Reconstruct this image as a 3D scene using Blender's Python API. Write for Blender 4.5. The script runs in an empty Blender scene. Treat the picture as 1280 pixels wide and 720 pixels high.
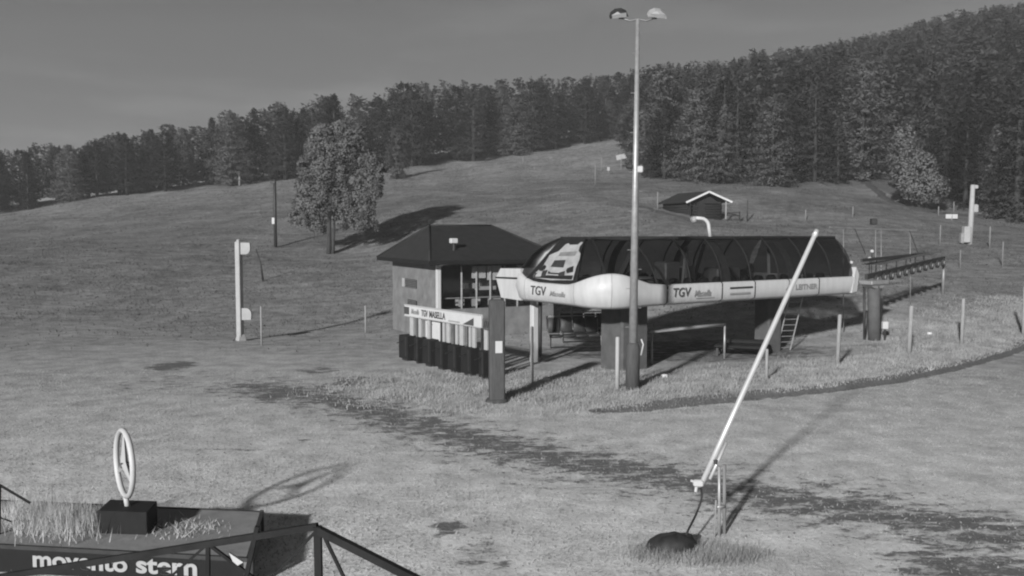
import bpy, math, random
import numpy as np
from mathutils import Vector, Matrix

random.seed(7); rng = np.random.default_rng(11)
SC = bpy.context.scene; COL = SC.collection

# ------------------------------------------------------------------ camera, sky, sun, exposure
F, H = 1100.0, 6.0                       # focal length in photo pixels, camera height
PITCH = math.atan(70 / F)
cam_d = bpy.data.cameras.new('camera'); cam = bpy.data.objects.new('camera', cam_d); COL.objects.link(cam)
cam_d.sensor_width = 36; cam_d.lens = 36 * F / 1280; cam_d.clip_end = 3000
cam.location = (0, 0, H); cam.rotation_euler = (math.pi / 2 - PITCH, 0, 0)
SC.camera = cam

SUN_AZ, SUN_EL = 25.0, 19.0              # shadows point this many degrees east of straight ahead
w = bpy.data.worlds.new('World'); SC.world = w; w.use_nodes = True
nt = w.node_tree; nt.nodes.clear()
out = nt.nodes.new('ShaderNodeOutputWorld'); bg = nt.nodes.new('ShaderNodeBackground')
sky = nt.nodes.new('ShaderNodeTexSky'); sky.sky_type = 'NISHITA'; sky.sun_disc = False
sky.sun_elevation = math.radians(SUN_EL); sky.sun_rotation = math.radians(180 + SUN_AZ)
sky.air_density = 0.36; sky.dust_density = 0.3; sky.ozone_density = 1.0
bw = nt.nodes.new('ShaderNodeRGBToBW')
tcw = nt.nodes.new('ShaderNodeTexCoord'); mpw = nt.nodes.new('ShaderNodeMapping'); mpw.inputs['Scale'].default_value = (1.2, 1.2, 7); mpw.inputs['Rotation'].default_value = (.12, .05, .3)
nzw = nt.nodes.new('ShaderNodeTexNoise'); nzw.inputs['Scale'].default_value = 3.2; nzw.inputs['Detail'].default_value = 7
mrw = nt.nodes.new('ShaderNodeMapRange'); mrw.inputs['From Min'].default_value = .5; mrw.inputs['From Max'].default_value = .78; mrw.inputs['To Min'].default_value = 1.0; mrw.inputs['To Max'].default_value = 1.5
mlw = nt.nodes.new('ShaderNodeMath'); mlw.operation = 'MULTIPLY'          # thin streaks of high cloud
nt.links.new(tcw.outputs['Generated'], mpw.inputs[0]); nt.links.new(mpw.outputs[0], nzw.inputs['Vector']); nt.links.new(nzw.outputs[0], mrw.inputs[0])
nt.links.new(sky.outputs[0], bw.inputs[0]); nt.links.new(bw.outputs[0], mlw.inputs[0]); nt.links.new(mrw.outputs[0], mlw.inputs[1]); nt.links.new(mlw.outputs[0], bg.inputs[0])
nt.links.new(bg.outputs[0], out.inputs[0])
bg.inputs[1].default_value = 0.034
sun_d = bpy.data.lights.new('sun', 'SUN'); sun_d.energy = 4.3; sun_d.angle = math.radians(2.4)
sun_d.color = (1, 1, 1)                  # the photograph is monochrome infrared
sun = bpy.data.objects.new('sun', sun_d); COL.objects.link(sun)
az, el = math.radians(SUN_AZ), math.radians(SUN_EL)
sun.rotation_euler = Vector((math.sin(az) * math.cos(el), math.cos(az) * math.cos(el), -math.sin(el))).to_track_quat('-Z', 'Y').to_euler()
SC.view_settings.view_transform = 'Standard'; SC.view_settings.look = 'None'
SC.view_settings.gamma = 1; SC.view_settings.use_curve_mapping = False
SC.view_settings.exposure = 0.55
SC.render.engine = 'CYCLES'; SC.cycles.use_denoising = True
SC.cycles.max_bounces = 6; SC.cycles.transparent_max_bounces = 12
SC.cycles.filter_width = 2.1

# ------------------------------------------------------------------ pixel helpers
RIGHT = np.array([1., 0, 0]); FWD = np.array([0, math.cos(PITCH), -math.sin(PITCH)]); UP = np.array([0, math.sin(PITCH), math.cos(PITCH)])
CAM = np.array([0, 0, H])
def ray(px, py): return FWD + (px - 640) / F * RIGHT + (360 - py) / F * UP
def P(px, py, Y):
    d = ray(px, py); return CAM + d * (Y / d[1])
def PZ(px, py, z):
    d = ray(px, py); return CAM + d * ((z - H) / d[2])

# ------------------------------------------------------------------ terrain shape (thin plate spline through levelled points)
ctl = []
for px, py, Y in [(-60, 275, 160), (0, 268, 160), (100, 250, 165), (300, 232, 170), (480, 214, 175), (650, 196, 185), (770, 173, 200),
                  (412, 317, 92), (300, 330, 85), (100, 330, 85), (50, 300, 115), (250, 262, 135), (640, 300, 88), (560, 270, 105),
                  (650, 238, 130), (760, 232, 125), (820, 268, 95), (900, 288, 84), (880, 273, 95), (1000, 252, 105), (1000, 232, 122),
                  (1080, 226, 127), (1180, 263, 110), (1290, 268, 110), (1210, 306, 82), (1100, 300, 85), (830, 224, 140), (930, 230, 130),
                  (1280, 340, 68), (1100, 385, 52), (200, 400, 59), (450, 404, 58), (20, 395, 59), (-120, 330, 85), (1400, 270, 112), (1400, 340, 68)]:
    ctl.append(P(px, py, Y))
for X, Y, z in [(175, 300, 70), (110, 320, 57), (60, 345, 50), (92, 220, 38), (111, 200, 38), (52, 220, 32), (-33, 235, 25), (-71, 230, 19),
                (-113, 230, 14), (-151, 260, 10), (14, 270, 34), (-11, 300, 31), (240, 300, 80), (200, 190, 45), (-230, 220, 8), (-250, 420, 8), (0, 430, 40), (300, 430, 90), (140, 430, 75)]:
    ctl.append(np.array([X, Y, z]))
for Y in (-15, 5, 14, 24, 34, 44):
    for X in (-60, -40, -24, -12, 0, 12, 24, 40, 60):
        if abs(X) < 30 or Y < 40: ctl.append(np.array([X, Y, 0.0]))
ctl = np.array(ctl)
def _phi(r2): return 0.5 * r2 * np.log(np.maximum(r2, 1e-9))
_S = 100.0
cx = ctl[:, :2] / _S
_d2 = ((cx[:, None] - cx[None]) ** 2).sum(-1)
n = len(cx); A = np.zeros((n + 3, n + 3)); A[:n, :n] = _phi(_d2) + np.eye(n) * 2e-5
A[:n, n] = 1; A[:n, n + 1:] = cx; A[n, :n] = 1; A[n + 1:, :n] = cx.T
_w = np.linalg.solve(A, np.concatenate([ctl[:, 2], [0, 0, 0]]))
def smooth(a, b, x):
    t = np.clip((x - a) / (b - a), 0, 1); return t * t * (3 - 2 * t)
# edge of the cut bank that runs from the lamp mast towards the far fence
BANK = np.array([PZ(px, py, 0)[:2] for px, py in [(745, 514), (800, 512), (900, 502), (1000, 492), (1060, 485), (1120, 477), (1200, 459), (1285, 434), (1420, 402)]])
def seg_dist(x, y, poly):
    """distance to a polyline and side (+ is beyond it)"""
    best = np.full(x.shape, 1e9); side = np.zeros(x.shape)
    for a, b in zip(poly[:-1], poly[1:]):
        d = b - a; L2 = d @ d
        t = np.clip(((x - a[0]) * d[0] + (y - a[1]) * d[1]) / L2, 0, 1)
        qx, qy = a[0] + t * d[0], a[1] + t * d[1]
        r = np.hypot(x - qx, y - qy); m = r < best
        best = np.where(m, r, best); side = np.where(m, d[0] * (y - a[1]) - d[1] * (x - a[0]), side)
    return best, np.sign(side)
def terrain(x, y):
    x = np.asarray(x, float); y = np.asarray(y, float); sh = x.shape
    q = np.stack([x.ravel(), y.ravel()], 1) / _S; z = np.empty(len(q))
    for i in range(0, len(q), 20000):
        b = q[i:i + 20000]; d2 = ((b[:, None] - cx[None]) ** 2).sum(-1)
        z[i:i + 20000] = _phi(d2) @ _w[:n] + _w[n] + b @ _w[n + 1:]
    z = z.reshape(sh)
    flat = smooth(40, 56, y + 0.10 * np.abs(x))
    z = z * flat
    d, s = seg_dist(x, y, BANK)
    z = z + 0.22 * smooth(-0.2, 0.25, d * s) * smooth(9, 2, d * (s > 0)) * smooth(-1, 3, x - BANK[0, 0])
    amp = 0.02 + 0.25 * smooth(45, 120, y)
    z = z + amp * (np.sin(x * .31 + 1.3 * np.sin(y * .17)) * np.cos(y * .23 + .8) + .5 * np.sin(x * .9 + y * .6) * np.sin(y * 1.1 - x * .3))
    return z
def tz(x, y): return float(terrain(np.array([x]), np.array([y]))[0])
def G(px, py):
    """where the line of sight through a pixel meets the ground"""
    d = ray(px, py); Ys = np.concatenate([np.arange(4, 60, .1), np.arange(60, 400, .4)])
    pts = CAM[None] + d[None] * (Ys / d[1])[:, None]
    below = pts[:, 2] < terrain(pts[:, 0], pts[:, 1])
    i = int(np.argmax(below)) if below.any() else len(Ys) - 1
    p = pts[i].copy(); p[2] = tz(p[0], p[1]); return p

# ------------------------------------------------------------------ materials
def mat(name, g, rough=.8, var=.15, scale=3.0, bump=0.0, metal=0.0, spec=.3, bscale=None, trans=0.0, stretch=None, tint=0.0):
    m = bpy.data.materials.new(name); m.use_nodes = True; t = m.node_tree; b = t.nodes['Principled BSDF']
    b.inputs['Roughness'].default_value = rough; b.inputs['Metallic'].default_value = metal
    b.inputs['Specular IOR Level'].default_value = spec
    tc = t.nodes.new('ShaderNodeTexCoord'); src = tc.outputs['Object']
    if stretch:
        mp = t.nodes.new('ShaderNodeMapping'); mp.inputs['Scale'].default_value = stretch
        t.links.new(src, mp.inputs[0]); src = mp.outputs[0]
    nz = t.nodes.new('ShaderNodeTexNoise'); nz.inputs['Scale'].default_value = scale; nz.inputs['Detail'].default_value = 6; nz.inputs['Roughness'].default_value = .65
    t.links.new(src, nz.inputs['Vector'])
    r = t.nodes.new('ShaderNodeMapRange'); r.inputs['From Min'].default_value = .28; r.inputs['From Max'].default_value = .72
    r.inputs['To Min'].default_value = g * (1 - var); r.inputs['To Max'].default_value = min(.95, g * (1 + var))
    t.links.new(nz.outputs[0], r.inputs[0])
    if tint:                             # each tree its own shade
        oi = t.nodes.new('ShaderNodeObjectInfo'); at = t.nodes.new('ShaderNodeAttribute'); at.attribute_name = 'tint'
        q1 = t.nodes.new('ShaderNodeMath'); q1.operation = 'MULTIPLY_ADD'; q1.inputs[1].default_value = tint; q1.inputs[2].default_value = 1 - tint / 2; t.links.new(oi.outputs['Random'], q1.inputs[0])
        q2 = t.nodes.new('ShaderNodeMath'); q2.operation = 'ADD'; t.links.new(q1.outputs[0], q2.inputs[0]); t.links.new(at.outputs['Fac'], q2.inputs[1])
        q3 = t.nodes.new('ShaderNodeMath'); q3.operation = 'MULTIPLY'; t.links.new(q2.outputs[0], q3.inputs[0]); t.links.new(r.outputs[0], q3.inputs[1]); r = q3
    t.links.new(r.outputs[0], b.inputs['Base Color'])
    if bump:
        n2 = t.nodes.new('ShaderNodeTexNoise'); n2.inputs['Scale'].default_value = bscale or scale * 4; n2.inputs['Detail'].default_value = 5
        t.links.new(src, n2.inputs['Vector'])
        bp = t.nodes.new('ShaderNodeBump'); bp.inputs['Strength'].default_value = bump; bp.inputs['Distance'].default_value = .03
        t.links.new(n2.outputs[0], bp.inputs['Height']); t.links.new(bp.outputs[0], b.inputs['Normal'])
    if trans:
        o = t.nodes['Material Output']; tr = t.nodes.new('ShaderNodeBsdfTranslucent'); mx = t.nodes.new('ShaderNodeMixShader')
        mx.inputs[0].default_value = trans; t.links.new(r.outputs[0], tr.inputs[0])
        t.links.new(b.outputs[0], mx.inputs[1]); t.links.new(tr.outputs[0], mx.inputs[2]); t.links.new(mx.outputs[0], o.inputs[0])
    return m
def glass_mat(name, tint, gloss=.12, rough=.08):
    m = bpy.data.materials.new(name); m.use_nodes = True; t = m.node_tree; o = t.nodes['Material Output']
    t.nodes.remove(t.nodes['Principled BSDF'])
    tr = t.nodes.new('ShaderNodeBsdfTransparent'); tr.inputs[0].default_value = (tint, tint, tint, 1)
    gl = t.nodes.new('ShaderNodeBsdfGlossy'); gl.inputs['Roughness'].default_value = rough
    gl.inputs['Color'].default_value = (.7, .7, .7, 1)
    nz = t.nodes.new('ShaderNodeTexNoise'); nz.inputs['Scale'].default_value = 1.5
    mr = t.nodes.new('ShaderNodeMapRange'); mr.inputs['To Min'].default_value = gloss * .5; mr.inputs['To Max'].default_value = gloss * 1.5
    t.links.new(nz.outputs[0], mr.inputs[0])
    mx = t.nodes.new('ShaderNodeMixShader'); t.links.new(mr.outputs[0], mx.inputs[0])
    t.links.new(tr.outputs[0], mx.inputs[1]); t.links.new(gl.outputs[0], mx.inputs[2]); t.links.new(mx.outputs[0], o.inputs[0])
    return m

def terrain_mat():
    m = bpy.data.materials.new('turf_and_soil'); m.use_nodes = True; t = m.node_tree; b = t.nodes['Principled BSDF']; N = t.nodes.new; L = t.links.new
    b.inputs['Roughness'].default_value = .95; b.inputs['Specular IOR Level'].default_value = .1
    geo = N('ShaderNodeNewGeometry'); pos = geo.outputs['Position']
    def noise(scale, detail=6, rough=.6, vec=None, stretch=None):
        nz = N('ShaderNodeTexNoise'); nz.inputs['Scale'].default_value = scale; nz.inputs['Detail'].default_value = detail; nz.inputs['Roughness'].default_value = rough
        v = pos
        if stretch:
            mp = N('ShaderNodeMapping'); mp.inputs['Scale'].default_value = stretch; L(pos, mp.inputs[0]); v = mp.outputs[0]
        L(v, nz.inputs['Vector']); return nz.outputs[0]
    def rng_(v, a, b_, lo, hi, clamp=True):
        r = N('ShaderNodeMapRange'); r.clamp = clamp
        for k, x in zip(('From Min', 'From Max', 'To Min', 'To Max'), (a, b_, lo, hi)): r.inputs[k].default_value = x
        L(v, r.inputs[0]); return r.outputs[0]
    def math_(op, a, b_):
        k = N('ShaderNodeMath'); k.operation = op
        for i, x in enumerate((a, b_)):
            if hasattr(x, 'node'): L(x, k.inputs[i])
            else: k.inputs[i].default_value = x
        return k.outputs[0]
    def mix(f, a, b_):
        k = N('ShaderNodeMix'); k.data_type = 'FLOAT'; L(f, k.inputs[0])
        for i, x in ((2, a), (3, b_)):
            if hasattr(x, 'node'): L(x, k.inputs[i])
            else: k.inputs[i].default_value = x
        return k.outputs[0]
    def attr(nm):
        a = N('ShaderNodeAttribute'); a.attribute_name = nm; return a.outputs['Fac']
    fine = noise(9, 8, .7); mid = noise(1.1, 6, .6); big = noise(.16, 5, .55); streak = noise(.55, 6, .6, stretch=(.35, 1.3, 1))
    dry_lit_turf = math_('MULTIPLY', rng_(mid, .3, .7, .52, .68), rng_(fine, .25, .75, .80, 1.16))  # dry yard turf, paler than its own colour to carry near lamp light
    dim_meadow = math_('MULTIPLY', rng_(streak, .3, .7, .078, .15), rng_(fine, .3, .7, .7, 1.3))  # meadow grass, darkened to carry the lamp's falloff up the hill
    dim_meadow = math_('MULTIPLY', dim_meadow, rng_(big, .3, .7, .68, 1.38))
    d = attr('dry'); d2 = math_('ADD', d, math_('MULTIPLY', math_('SUBTRACT', mid, .5), .55))  # dry: turf to grass blend that also paints lamp falloff
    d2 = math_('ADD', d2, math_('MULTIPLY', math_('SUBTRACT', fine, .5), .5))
    base = mix(rng_(d2, .0, 1.0, 0, 1), dim_meadow, dry_lit_turf)
    s = attr('soil'); s2 = math_('ADD', s, math_('MULTIPLY', math_('SUBTRACT', noise(2.4, 8, .75, stretch=(.6, 1, 1)), .5), 1.7))
    s2 = math_('ADD', s2, math_('MULTIPLY', math_('SUBTRACT', fine, .5), .5))
    sm = rng_(s2, .46, .64, 0, .9)
    col = mix(sm, base, math_('MULTIPLY', rng_(fine, .3, .7, .06, .13), 1.0))
    L(col, b.inputs['Base Color'])
    bp = N('ShaderNodeBump'); bp.inputs['Strength'].default_value = .55; bp.inputs['Distance'].default_value = .06
    L(math_('SUBTRACT', math_('ADD', fine, math_('MULTIPLY', mid, 1.5)), math_('MULTIPLY', sm, 1.2)), bp.inputs['Height']); L(bp.outputs[0], b.inputs['Normal'])
    return m

M = dict(
    stonegrit=mat('grey_gravel', .13, .9, .5, 3),
    trussm=mat('weathered_truss_steel', .02, .9, .35, 9, spec=.1), pillar=mat('pillar_timber', .062, .9, .3, 3, bump=.35, stretch=(6, 6, .7)),
    white=mat('white_paint', .42, .5, .06, 2), offwhite=mat('weathered_white', .3, .7, .12, 3, bump=.1),
    fascia=mat('white_fascia', .40, .45, .12, 1.6, stretch=(2.2, 2.2, .3)), black=mat('black_plastic', .008, .8, .3, 4), dark=mat('dark_steel', .035, .55, .3, 5, metal=.2),
    grey=mat('grey_steel', .2, .5, .25, 4, metal=.3), lightgrey=mat('galvanised_steel', .3, .45, .2, 6, metal=.4),
    roof=mat('dark_roof_sheet', .018, .75, .35, 2.5, bump=.3), plaster=mat('grey_render', .14, .9, .3, 1.6, bump=.35, bscale=14),
    concrete=mat('concrete', .075, .9, .25, 2.2, bump=.3, bscale=18), wood=mat('weathered_timber', .16, .85, .35, 3, bump=.35, stretch=(6, 6, .7)),
    palewood=mat('pale_post_timber', .23, .85, .3, 4, bump=.3, stretch=(6, 6, .7)), logs=mat('dark_log_timber', .014, .85, .35, 4, bump=.4, stretch=(.7, 5, 5)),
    alu=mat('aluminium_tube', .5, .35, .08, 3, metal=.35), hose=mat('black_rubber', .02, .6, .3, 6), ink=mat('dark_ink', .05, .7, .1, 4),
    greyink=mat('grey_ink', .2, .7, .15, 4), decal=mat('decal_white', .27, .7, .25, 2.5), decal_grey=mat('decal_grey', .03, .5, .3, 3),
    bark=mat('pine_bark', .04, .95, .4, 3, bump=.6, stretch=(3, 3, .6)), needle=mat('pine_needles', .052, .9, .45, .25, trans=.4, spec=.05, tint=.9),
    needle_pale=mat('pale_needles', .14, .9, .4, .4, trans=.4, spec=.05, tint=.2), leaf=mat('broad_leaves', .17, .8, .35, .6, trans=.4, spec=.1), leaf_pale=mat('pale_leaves', .18, .8, .25, .6, trans=.4, spec=.1),
    grass=mat('dry_grass_blades', .30, .9, .4, 1.1, trans=.25), meadow=mat('meadow_grass_blades', .09, .9, .5, .5, trans=.2), seed=mat('pale_seed_grass', .52, .9, .2, 3, trans=.35, spec=.05),
    roofdeck=mat('kiosk_roof_felt', .2, .9, .2, 1.8, bump=.3), kiosk=mat('kiosk_dark_panel', .007, .8, .2, 2), cabin_w=mat('interior_pale', .42, .8, .1, 2),
    soil=mat('dark_soil', .05, .95, .4, 4, bump=.5), lamp=mat('lamp_housing', .3, .45, .1, 4), lampglass=mat('lamp_glass', .25, .15, .1, 4, spec=.6),
    glass=glass_mat('smoked_canopy_glass', .33, .05, .4), pane=glass_mat('window_glass', .85, .10, .1), rubber=mat('tyre_rubber', .03, .7, .2, 5), rock=mat('pale_stone', .5, .9, .2, 6, bump=.4),
)

# ------------------------------------------------------------------ object helpers
WORLD = {}                                # world position of each parent's origin
def tag(o, label=None, cat=None, group=None, kind=None):
    if label: o['label'] = label
    if cat: o['category'] = cat
    if group: o['group'] = group
    if kind: o['kind'] = kind
    return o
def thing(name, label, cat, loc, group=None):
    o = bpy.data.objects.new(name, None); o.empty_display_size = .3; COL.objects.link(o); o.location = loc
    WORLD[o] = np.array(loc, float); return tag(o, label, cat, group)
def mesh_of(name, v, f, m, smooth_=False):
    me = bpy.data.meshes.new(name); me.from_pydata([tuple(x) for x in v], [], f); me.materials.append(m)
    if smooth_: me.polygons.foreach_set('use_smooth', [True] * len(me.polygons))
    me.update(); return me
class MB:
    def __init__(s): s.v = []; s.f = []
    def add(s, v, f):
        k = len(s.v); s.v += [np.array(x, float) for x in v]; s.f += [tuple(i + k for i in q) for q in f]; return s
    def box(s, c, size, ax=None, bevel=0.0):
        c = np.array(c, float); hx, hy, hz = [x / 2 for x in size]
        ax = np.eye(3) if ax is None else np.array(ax, float)
        if bevel <= 0:
            v = [c + ax[0] * hx * a + ax[1] * hy * b + ax[2] * hz * d for d in (-1, 1) for a, b in ((-1, -1), (1, -1), (1, 1), (-1, 1))]
            return s.add(v, [(3, 2, 1, 0), (4, 5, 6, 7), (0, 1, 5, 4), (1, 2, 6, 5), (2, 3, 7, 6), (3, 0, 4, 7)])
        rings = []
        for z, k in ((-hz, bevel), (-hz + bevel, 0), (hz - bevel, 0), (hz, bevel)):
            x, y = hx - k, hy - k
            q = bevel
            rings.append([c + ax[0] * a + ax[1] * b + ax[2] * z for a, b in ((-x + q, -y), (x - q, -y), (x, -y + q), (x, y - q), (x - q, y), (-x + q, y), (-x, y - q), (-x, -y + q))])
        v = [p for r in rings for p in r]
        f = [tuple(range(7, -1, -1)), tuple(range(24, 32))]
        for r in range(3):
            for i in range(8): f.append((r * 8 + i, r * 8 + (i + 1) % 8, r * 8 + 8 + (i + 1) % 8, r * 8 + 8 + i))
        return s.add(v, f)
    def bar(s, a, b, wd, ht=None, up=(0, 0, 1)):
        a = np.array(a, float); b = np.array(b, float); d = b - a; L = np.linalg.norm(d); d /= L
        u = np.array(up, float); x = np.cross(d, u)
        if np.linalg.norm(x) < 1e-4: x = np.cross(d, (0, 1, 0))
        x /= np.linalg.norm(x); u = np.cross(x, d)
        return s.box((a + b) / 2, (L, wd, ht or wd), (d, x, u))
    def tube(s, pts, r, n=10, caps=True):
        pts = [np.array(p, float) for p in pts]; r = [r] * len(pts) if np.isscalar(r) else r
        k = len(s.v); x = None
        for i, p in enumerate(pts):
            d = pts[min(i + 1, len(pts) - 1)] - pts[max(i - 1, 0)]; d /= np.linalg.norm(d)
            if x is None:
                x = np.cross(d, (0, 0, 1)); x = np.cross(d, (0, 1, 0)) if np.linalg.norm(x) < .05 else x
            x = x - d * (x @ d); x /= np.linalg.norm(x); y = np.cross(d, x)
            for j in range(n):
                t = 2 * math.pi * j / n; s.v.append(p + (x * math.cos(t) + y * math.sin(t)) * r[i])
        for i in range(len(pts) - 1):
            for j in range(n): s.f.append((k + i * n + j, k + i * n + (j + 1) % n, k + (i + 1) * n + (j + 1) % n, k + (i + 1) * n + j))
        if caps: s.f.append(tuple(k + j for j in range(n - 1, -1, -1))); s.f.append(tuple(k + (len(pts) - 1) * n + j for j in range(n)))
        return s
    def prism(s, poly, nrm):
        """planar outline (3D points) pushed out along nrm"""
        nrm = np.array(nrm, float); m_ = len(poly); v = [np.array(p, float) for p in poly]; v += [p + nrm for p in v]
        f = [tuple(range(m_ - 1, -1, -1)), tuple(range(m_, 2 * m_))] + [(i, (i + 1) % m_, m_ + (i + 1) % m_, m_ + i) for i in range(m_)]
        return s.add(v, f)
    def grid(s, rows):
        k = len(s.v); nr, nc = len(rows), len(rows[0])
        for r in rows: s.v += [np.array(p, float) for p in r]
        for i in range(nr - 1):
            for j in range(nc - 1): s.f.append((k + i * nc + j, k + i * nc + j + 1, k + (i + 1) * nc + j + 1, k + (i + 1) * nc + j))
        return s
    def build(s, name, m, parent=None, smooth_=False, loc=None):
        base = WORLD[parent] if parent is not None else np.array(loc if loc is not None else (0, 0, 0), float)
        me = mesh_of(name, [p - base for p in s.v], s.f, m, smooth_)
        o = bpy.data.objects.new(name, me); COL.objects.link(o)
        if parent is not None: o.parent = parent
        else: o.location = base
        WORLD[o] = base; return o
def text_mesh(txt, size, bold=0.0, shear=0.0, depth=.004, spacing=1.0):
    c = bpy.data.curves.new('lettering', 'FONT'); c.body = txt; c.size = size; c.offset = bold; c.shear = shear; c.extrude = depth; c.space_character = spacing
    o = bpy.data.objects.new('lettering', c); COL.objects.link(o)
    dg = bpy.context.evaluated_depsgraph_get(); me = bpy.data.meshes.new_from_object(o.evaluated_get(dg))
    bpy.data.objects.remove(o); bpy.data.curves.remove(c); return me
def lettering(txt, origin, right, up, height, width, m, parent, bold=0.0, shear=0.0, proud=.006, name='lettering'):
    right = np.array(right, float); right /= np.linalg.norm(right); up = np.array(up, float); up = up - right * (up @ right); up /= np.linalg.norm(up)
    nrm = np.cross(right, up); me = text_mesh(txt, 1.0, bold, shear)
    v = np.array([x.co for x in me.vertices]); lo, hi = v.min(0), v.max(0)
    sx = width / (hi[0] - lo[0]); sy = height / (hi[1] - lo[1])
    base = WORLD[parent]; W = np.array(origin)[None] + (v[:, :1] - lo[0]) * sx * right + (v[:, 1:2] - lo[1]) * sy * up + (v[:, 2:3] + proud) * nrm - base
    me.vertices.foreach_set('co', W.ravel()); me.materials.clear(); me.materials.append(m); me.update()
    o = bpy.data.objects.new(name, me); COL.objects.link(o); o.parent = parent; WORLD[o] = base; return o
def copy_tree(o, loc, scale=(1, 1, 1), rz=0.0):
    r = o.copy(); COL.objects.link(r); r.location = loc; r.scale = scale; r.rotation_euler = (0, 0, rz)
    for ch in o.children:
        c = ch.copy(); COL.objects.link(c); c.parent = r
    return r

# ------------------------------------------------------------------ ground
def soil_weight(x, y):
    wgt = np.zeros(x.shape)
    trail = np.array([PZ(a, b, 0)[:2] for a, b in [(320, 483), (400, 496), (470, 515), (560, 541), (650, 563), (750, 582), (860, 603), (960, 622), (1060, 635), (1160, 652), (1290, 672), (1420, 690)]])
    d, _ = seg_dist(x, y, trail)
    wgt = np.maximum(wgt, .66 * smooth(2.6, .2, d)); wgt = np.maximum(wgt, .5 * smooth(5.0, .8, d))
    for a, b, rx, ry, k in [(215, 457, 42, 8, .75), (400, 463, 40, 7, .6), (435, 478, 45, 12, .6), (350, 492, 45, 14, .72), (470, 512, 60, 14, .6), (560, 660, 36, 16, .72), (645, 709, 24, 8, .9), (600, 690, 60, 30, .5), (1210, 705, 170, 40, .62), (1060, 625, 70, 22, .55),
                            (1047, 550, 9, 4, .75), (200, 480, 120, 25, .42), (900, 610, 60, 16, .7), (300, 560, 120, 10, .38), (620, 627, 14, 4, .7), (385, 550, 26, 4, .55), (205, 543, 10, 5, .8), (1230, 660, 80, 14, .62), (700, 600, 120, 26, .45), (1090, 600, 90, 14, .45)]:
        c = PZ(a, b, 0); rX = abs(PZ(a + rx, b, 0)[0] - c[0]); rY = abs(PZ(a, b - ry, 0)[1] - PZ(a, b + ry, 0)[1]) / 2
        e = np.hypot((x - c[0]) / rX, (y - c[1]) / rY); wgt = np.maximum(wgt, k * smooth(1.35, .3, e))
    d, s = seg_dist(x, y, BANK); wgt = np.maximum(wgt, 1.0 * smooth(.6, .1, d))
    c = PZ(700, 440, 0); wgt = np.maximum(wgt, .62 * smooth(1.3, .5, np.hypot((x - 8.5 - .548 * 0) / 9.5, (y - 44) / 4.8)))
    return wgt
xs = np.concatenate([-np.geomspace(330, 32, 46), np.arange(-31.6, 33, .42), np.geomspace(34, 420, 50)])
ys = np.concatenate([np.arange(-14, 8, 1.4), np.arange(8, 56, .40), np.geomspace(57, 520, 92)])
XX, YY = np.meshgrid(xs, ys); ZZ = terrain(XX, YY)
nr, nc = XX.shape; idx = np.arange(nr * nc).reshape(nr, nc)
faces = np.stack([idx[:-1, :-1], idx[:-1, 1:], idx[1:, 1:], idx[1:, :-1]], -1).reshape(-1, 4)
me = bpy.data.meshes.new('ground'); me.from_pydata(np.stack([XX, YY, ZZ], -1).reshape(-1, 3).tolist(), [], faces.tolist())
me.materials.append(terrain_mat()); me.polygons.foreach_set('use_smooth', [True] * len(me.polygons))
def turf_lamp_falloff(x, y):  # lamp falloff from the camera painted into ground colour, with drier yard turf
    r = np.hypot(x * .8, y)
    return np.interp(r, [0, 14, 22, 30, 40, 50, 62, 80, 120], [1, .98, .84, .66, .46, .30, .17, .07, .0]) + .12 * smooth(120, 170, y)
for nm, arr in (('soil', soil_weight(XX, YY)), ('dry', turf_lamp_falloff(XX, YY))):  # dry holds the painted lamp falloff along with the turf cover
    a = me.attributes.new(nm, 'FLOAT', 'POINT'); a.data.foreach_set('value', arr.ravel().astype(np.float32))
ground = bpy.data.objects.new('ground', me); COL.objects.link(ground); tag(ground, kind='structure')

def strip(name, pix, wd):
    pts = [G(a, b) for a, b in pix]; fine_ = []
    for a, b in zip(pts[:-1], pts[1:]): fine_ += [a + (b - a) * t / 8 for t in range(8)]
    fine_.append(pts[-1]); v = []; f = []
    for i, p_ in enumerate(fine_):
        d = fine_[min(i + 1, len(fine_) - 1)] - fine_[max(i - 1, 0)]; d = d[:2] / np.linalg.norm(d[:2]); w_ = wd * (.7 + .5 * abs(math.sin(i * 1.3)))
        for k in (-1, -.3, .3, 1): q = p_[:2] + np.array([-d[1], d[0]]) * k * w_ / 2; v.append((q[0], q[1], tz(q[0], q[1]) + (.04 if abs(k) < 1 else -.05) + .12 * (abs(k) < 1)))
        if i: f += [(4 * i - 4 + j, 4 * i - 3 + j, 4 * i + 1 + j, 4 * i + j) for j in range(3)]
    o = bpy.data.objects.new(name, mesh_of(name, v, f, M['soil'], True)); COL.objects.link(o); return tag(o, kind='structure')
strip('hill_track', [(1079, 225), (1090, 235), (1104, 246), (1125, 256), (1150, 263), (1185, 268), (1230, 275)], 1.5)
strip('cabin_path', [(795, 259), (812, 262), (835, 269), (866, 277)], 1.0)
def blades(name, pts, hts, wid, m, label, lean=.35):
    """many single grass blades as one stuff mesh"""
    k = len(pts); a = rng.uniform(0, 2 * math.pi, k); dx = np.stack([np.cos(a), np.sin(a), 0 * a], 1) * (wid / 2)[:, None]
    tip = pts + np.stack([rng.normal(0, lean, k) * hts, rng.normal(0, lean, k) * hts, hts], 1)
    v = np.stack([pts - dx, pts + dx, tip], 1).reshape(-1, 3)
    me = bpy.data.meshes.new(name); me.vertices.add(3 * k); me.vertices.foreach_set('co', v.ravel()); me.loops.add(3 * k)
    me.loops.foreach_set('vertex_index', np.arange(3 * k)); me.polygons.add(k); me.polygons.foreach_set('loop_start', np.arange(0, 3 * k, 3)); me.polygons.foreach_set('loop_total', np.full(k, 3))
    me.update(); me.validate(); me.materials.append(m)
    o = bpy.data.objects.new(name, me); COL.objects.link(o); return tag(o, label, 'grass', None, 'stuff')
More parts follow.
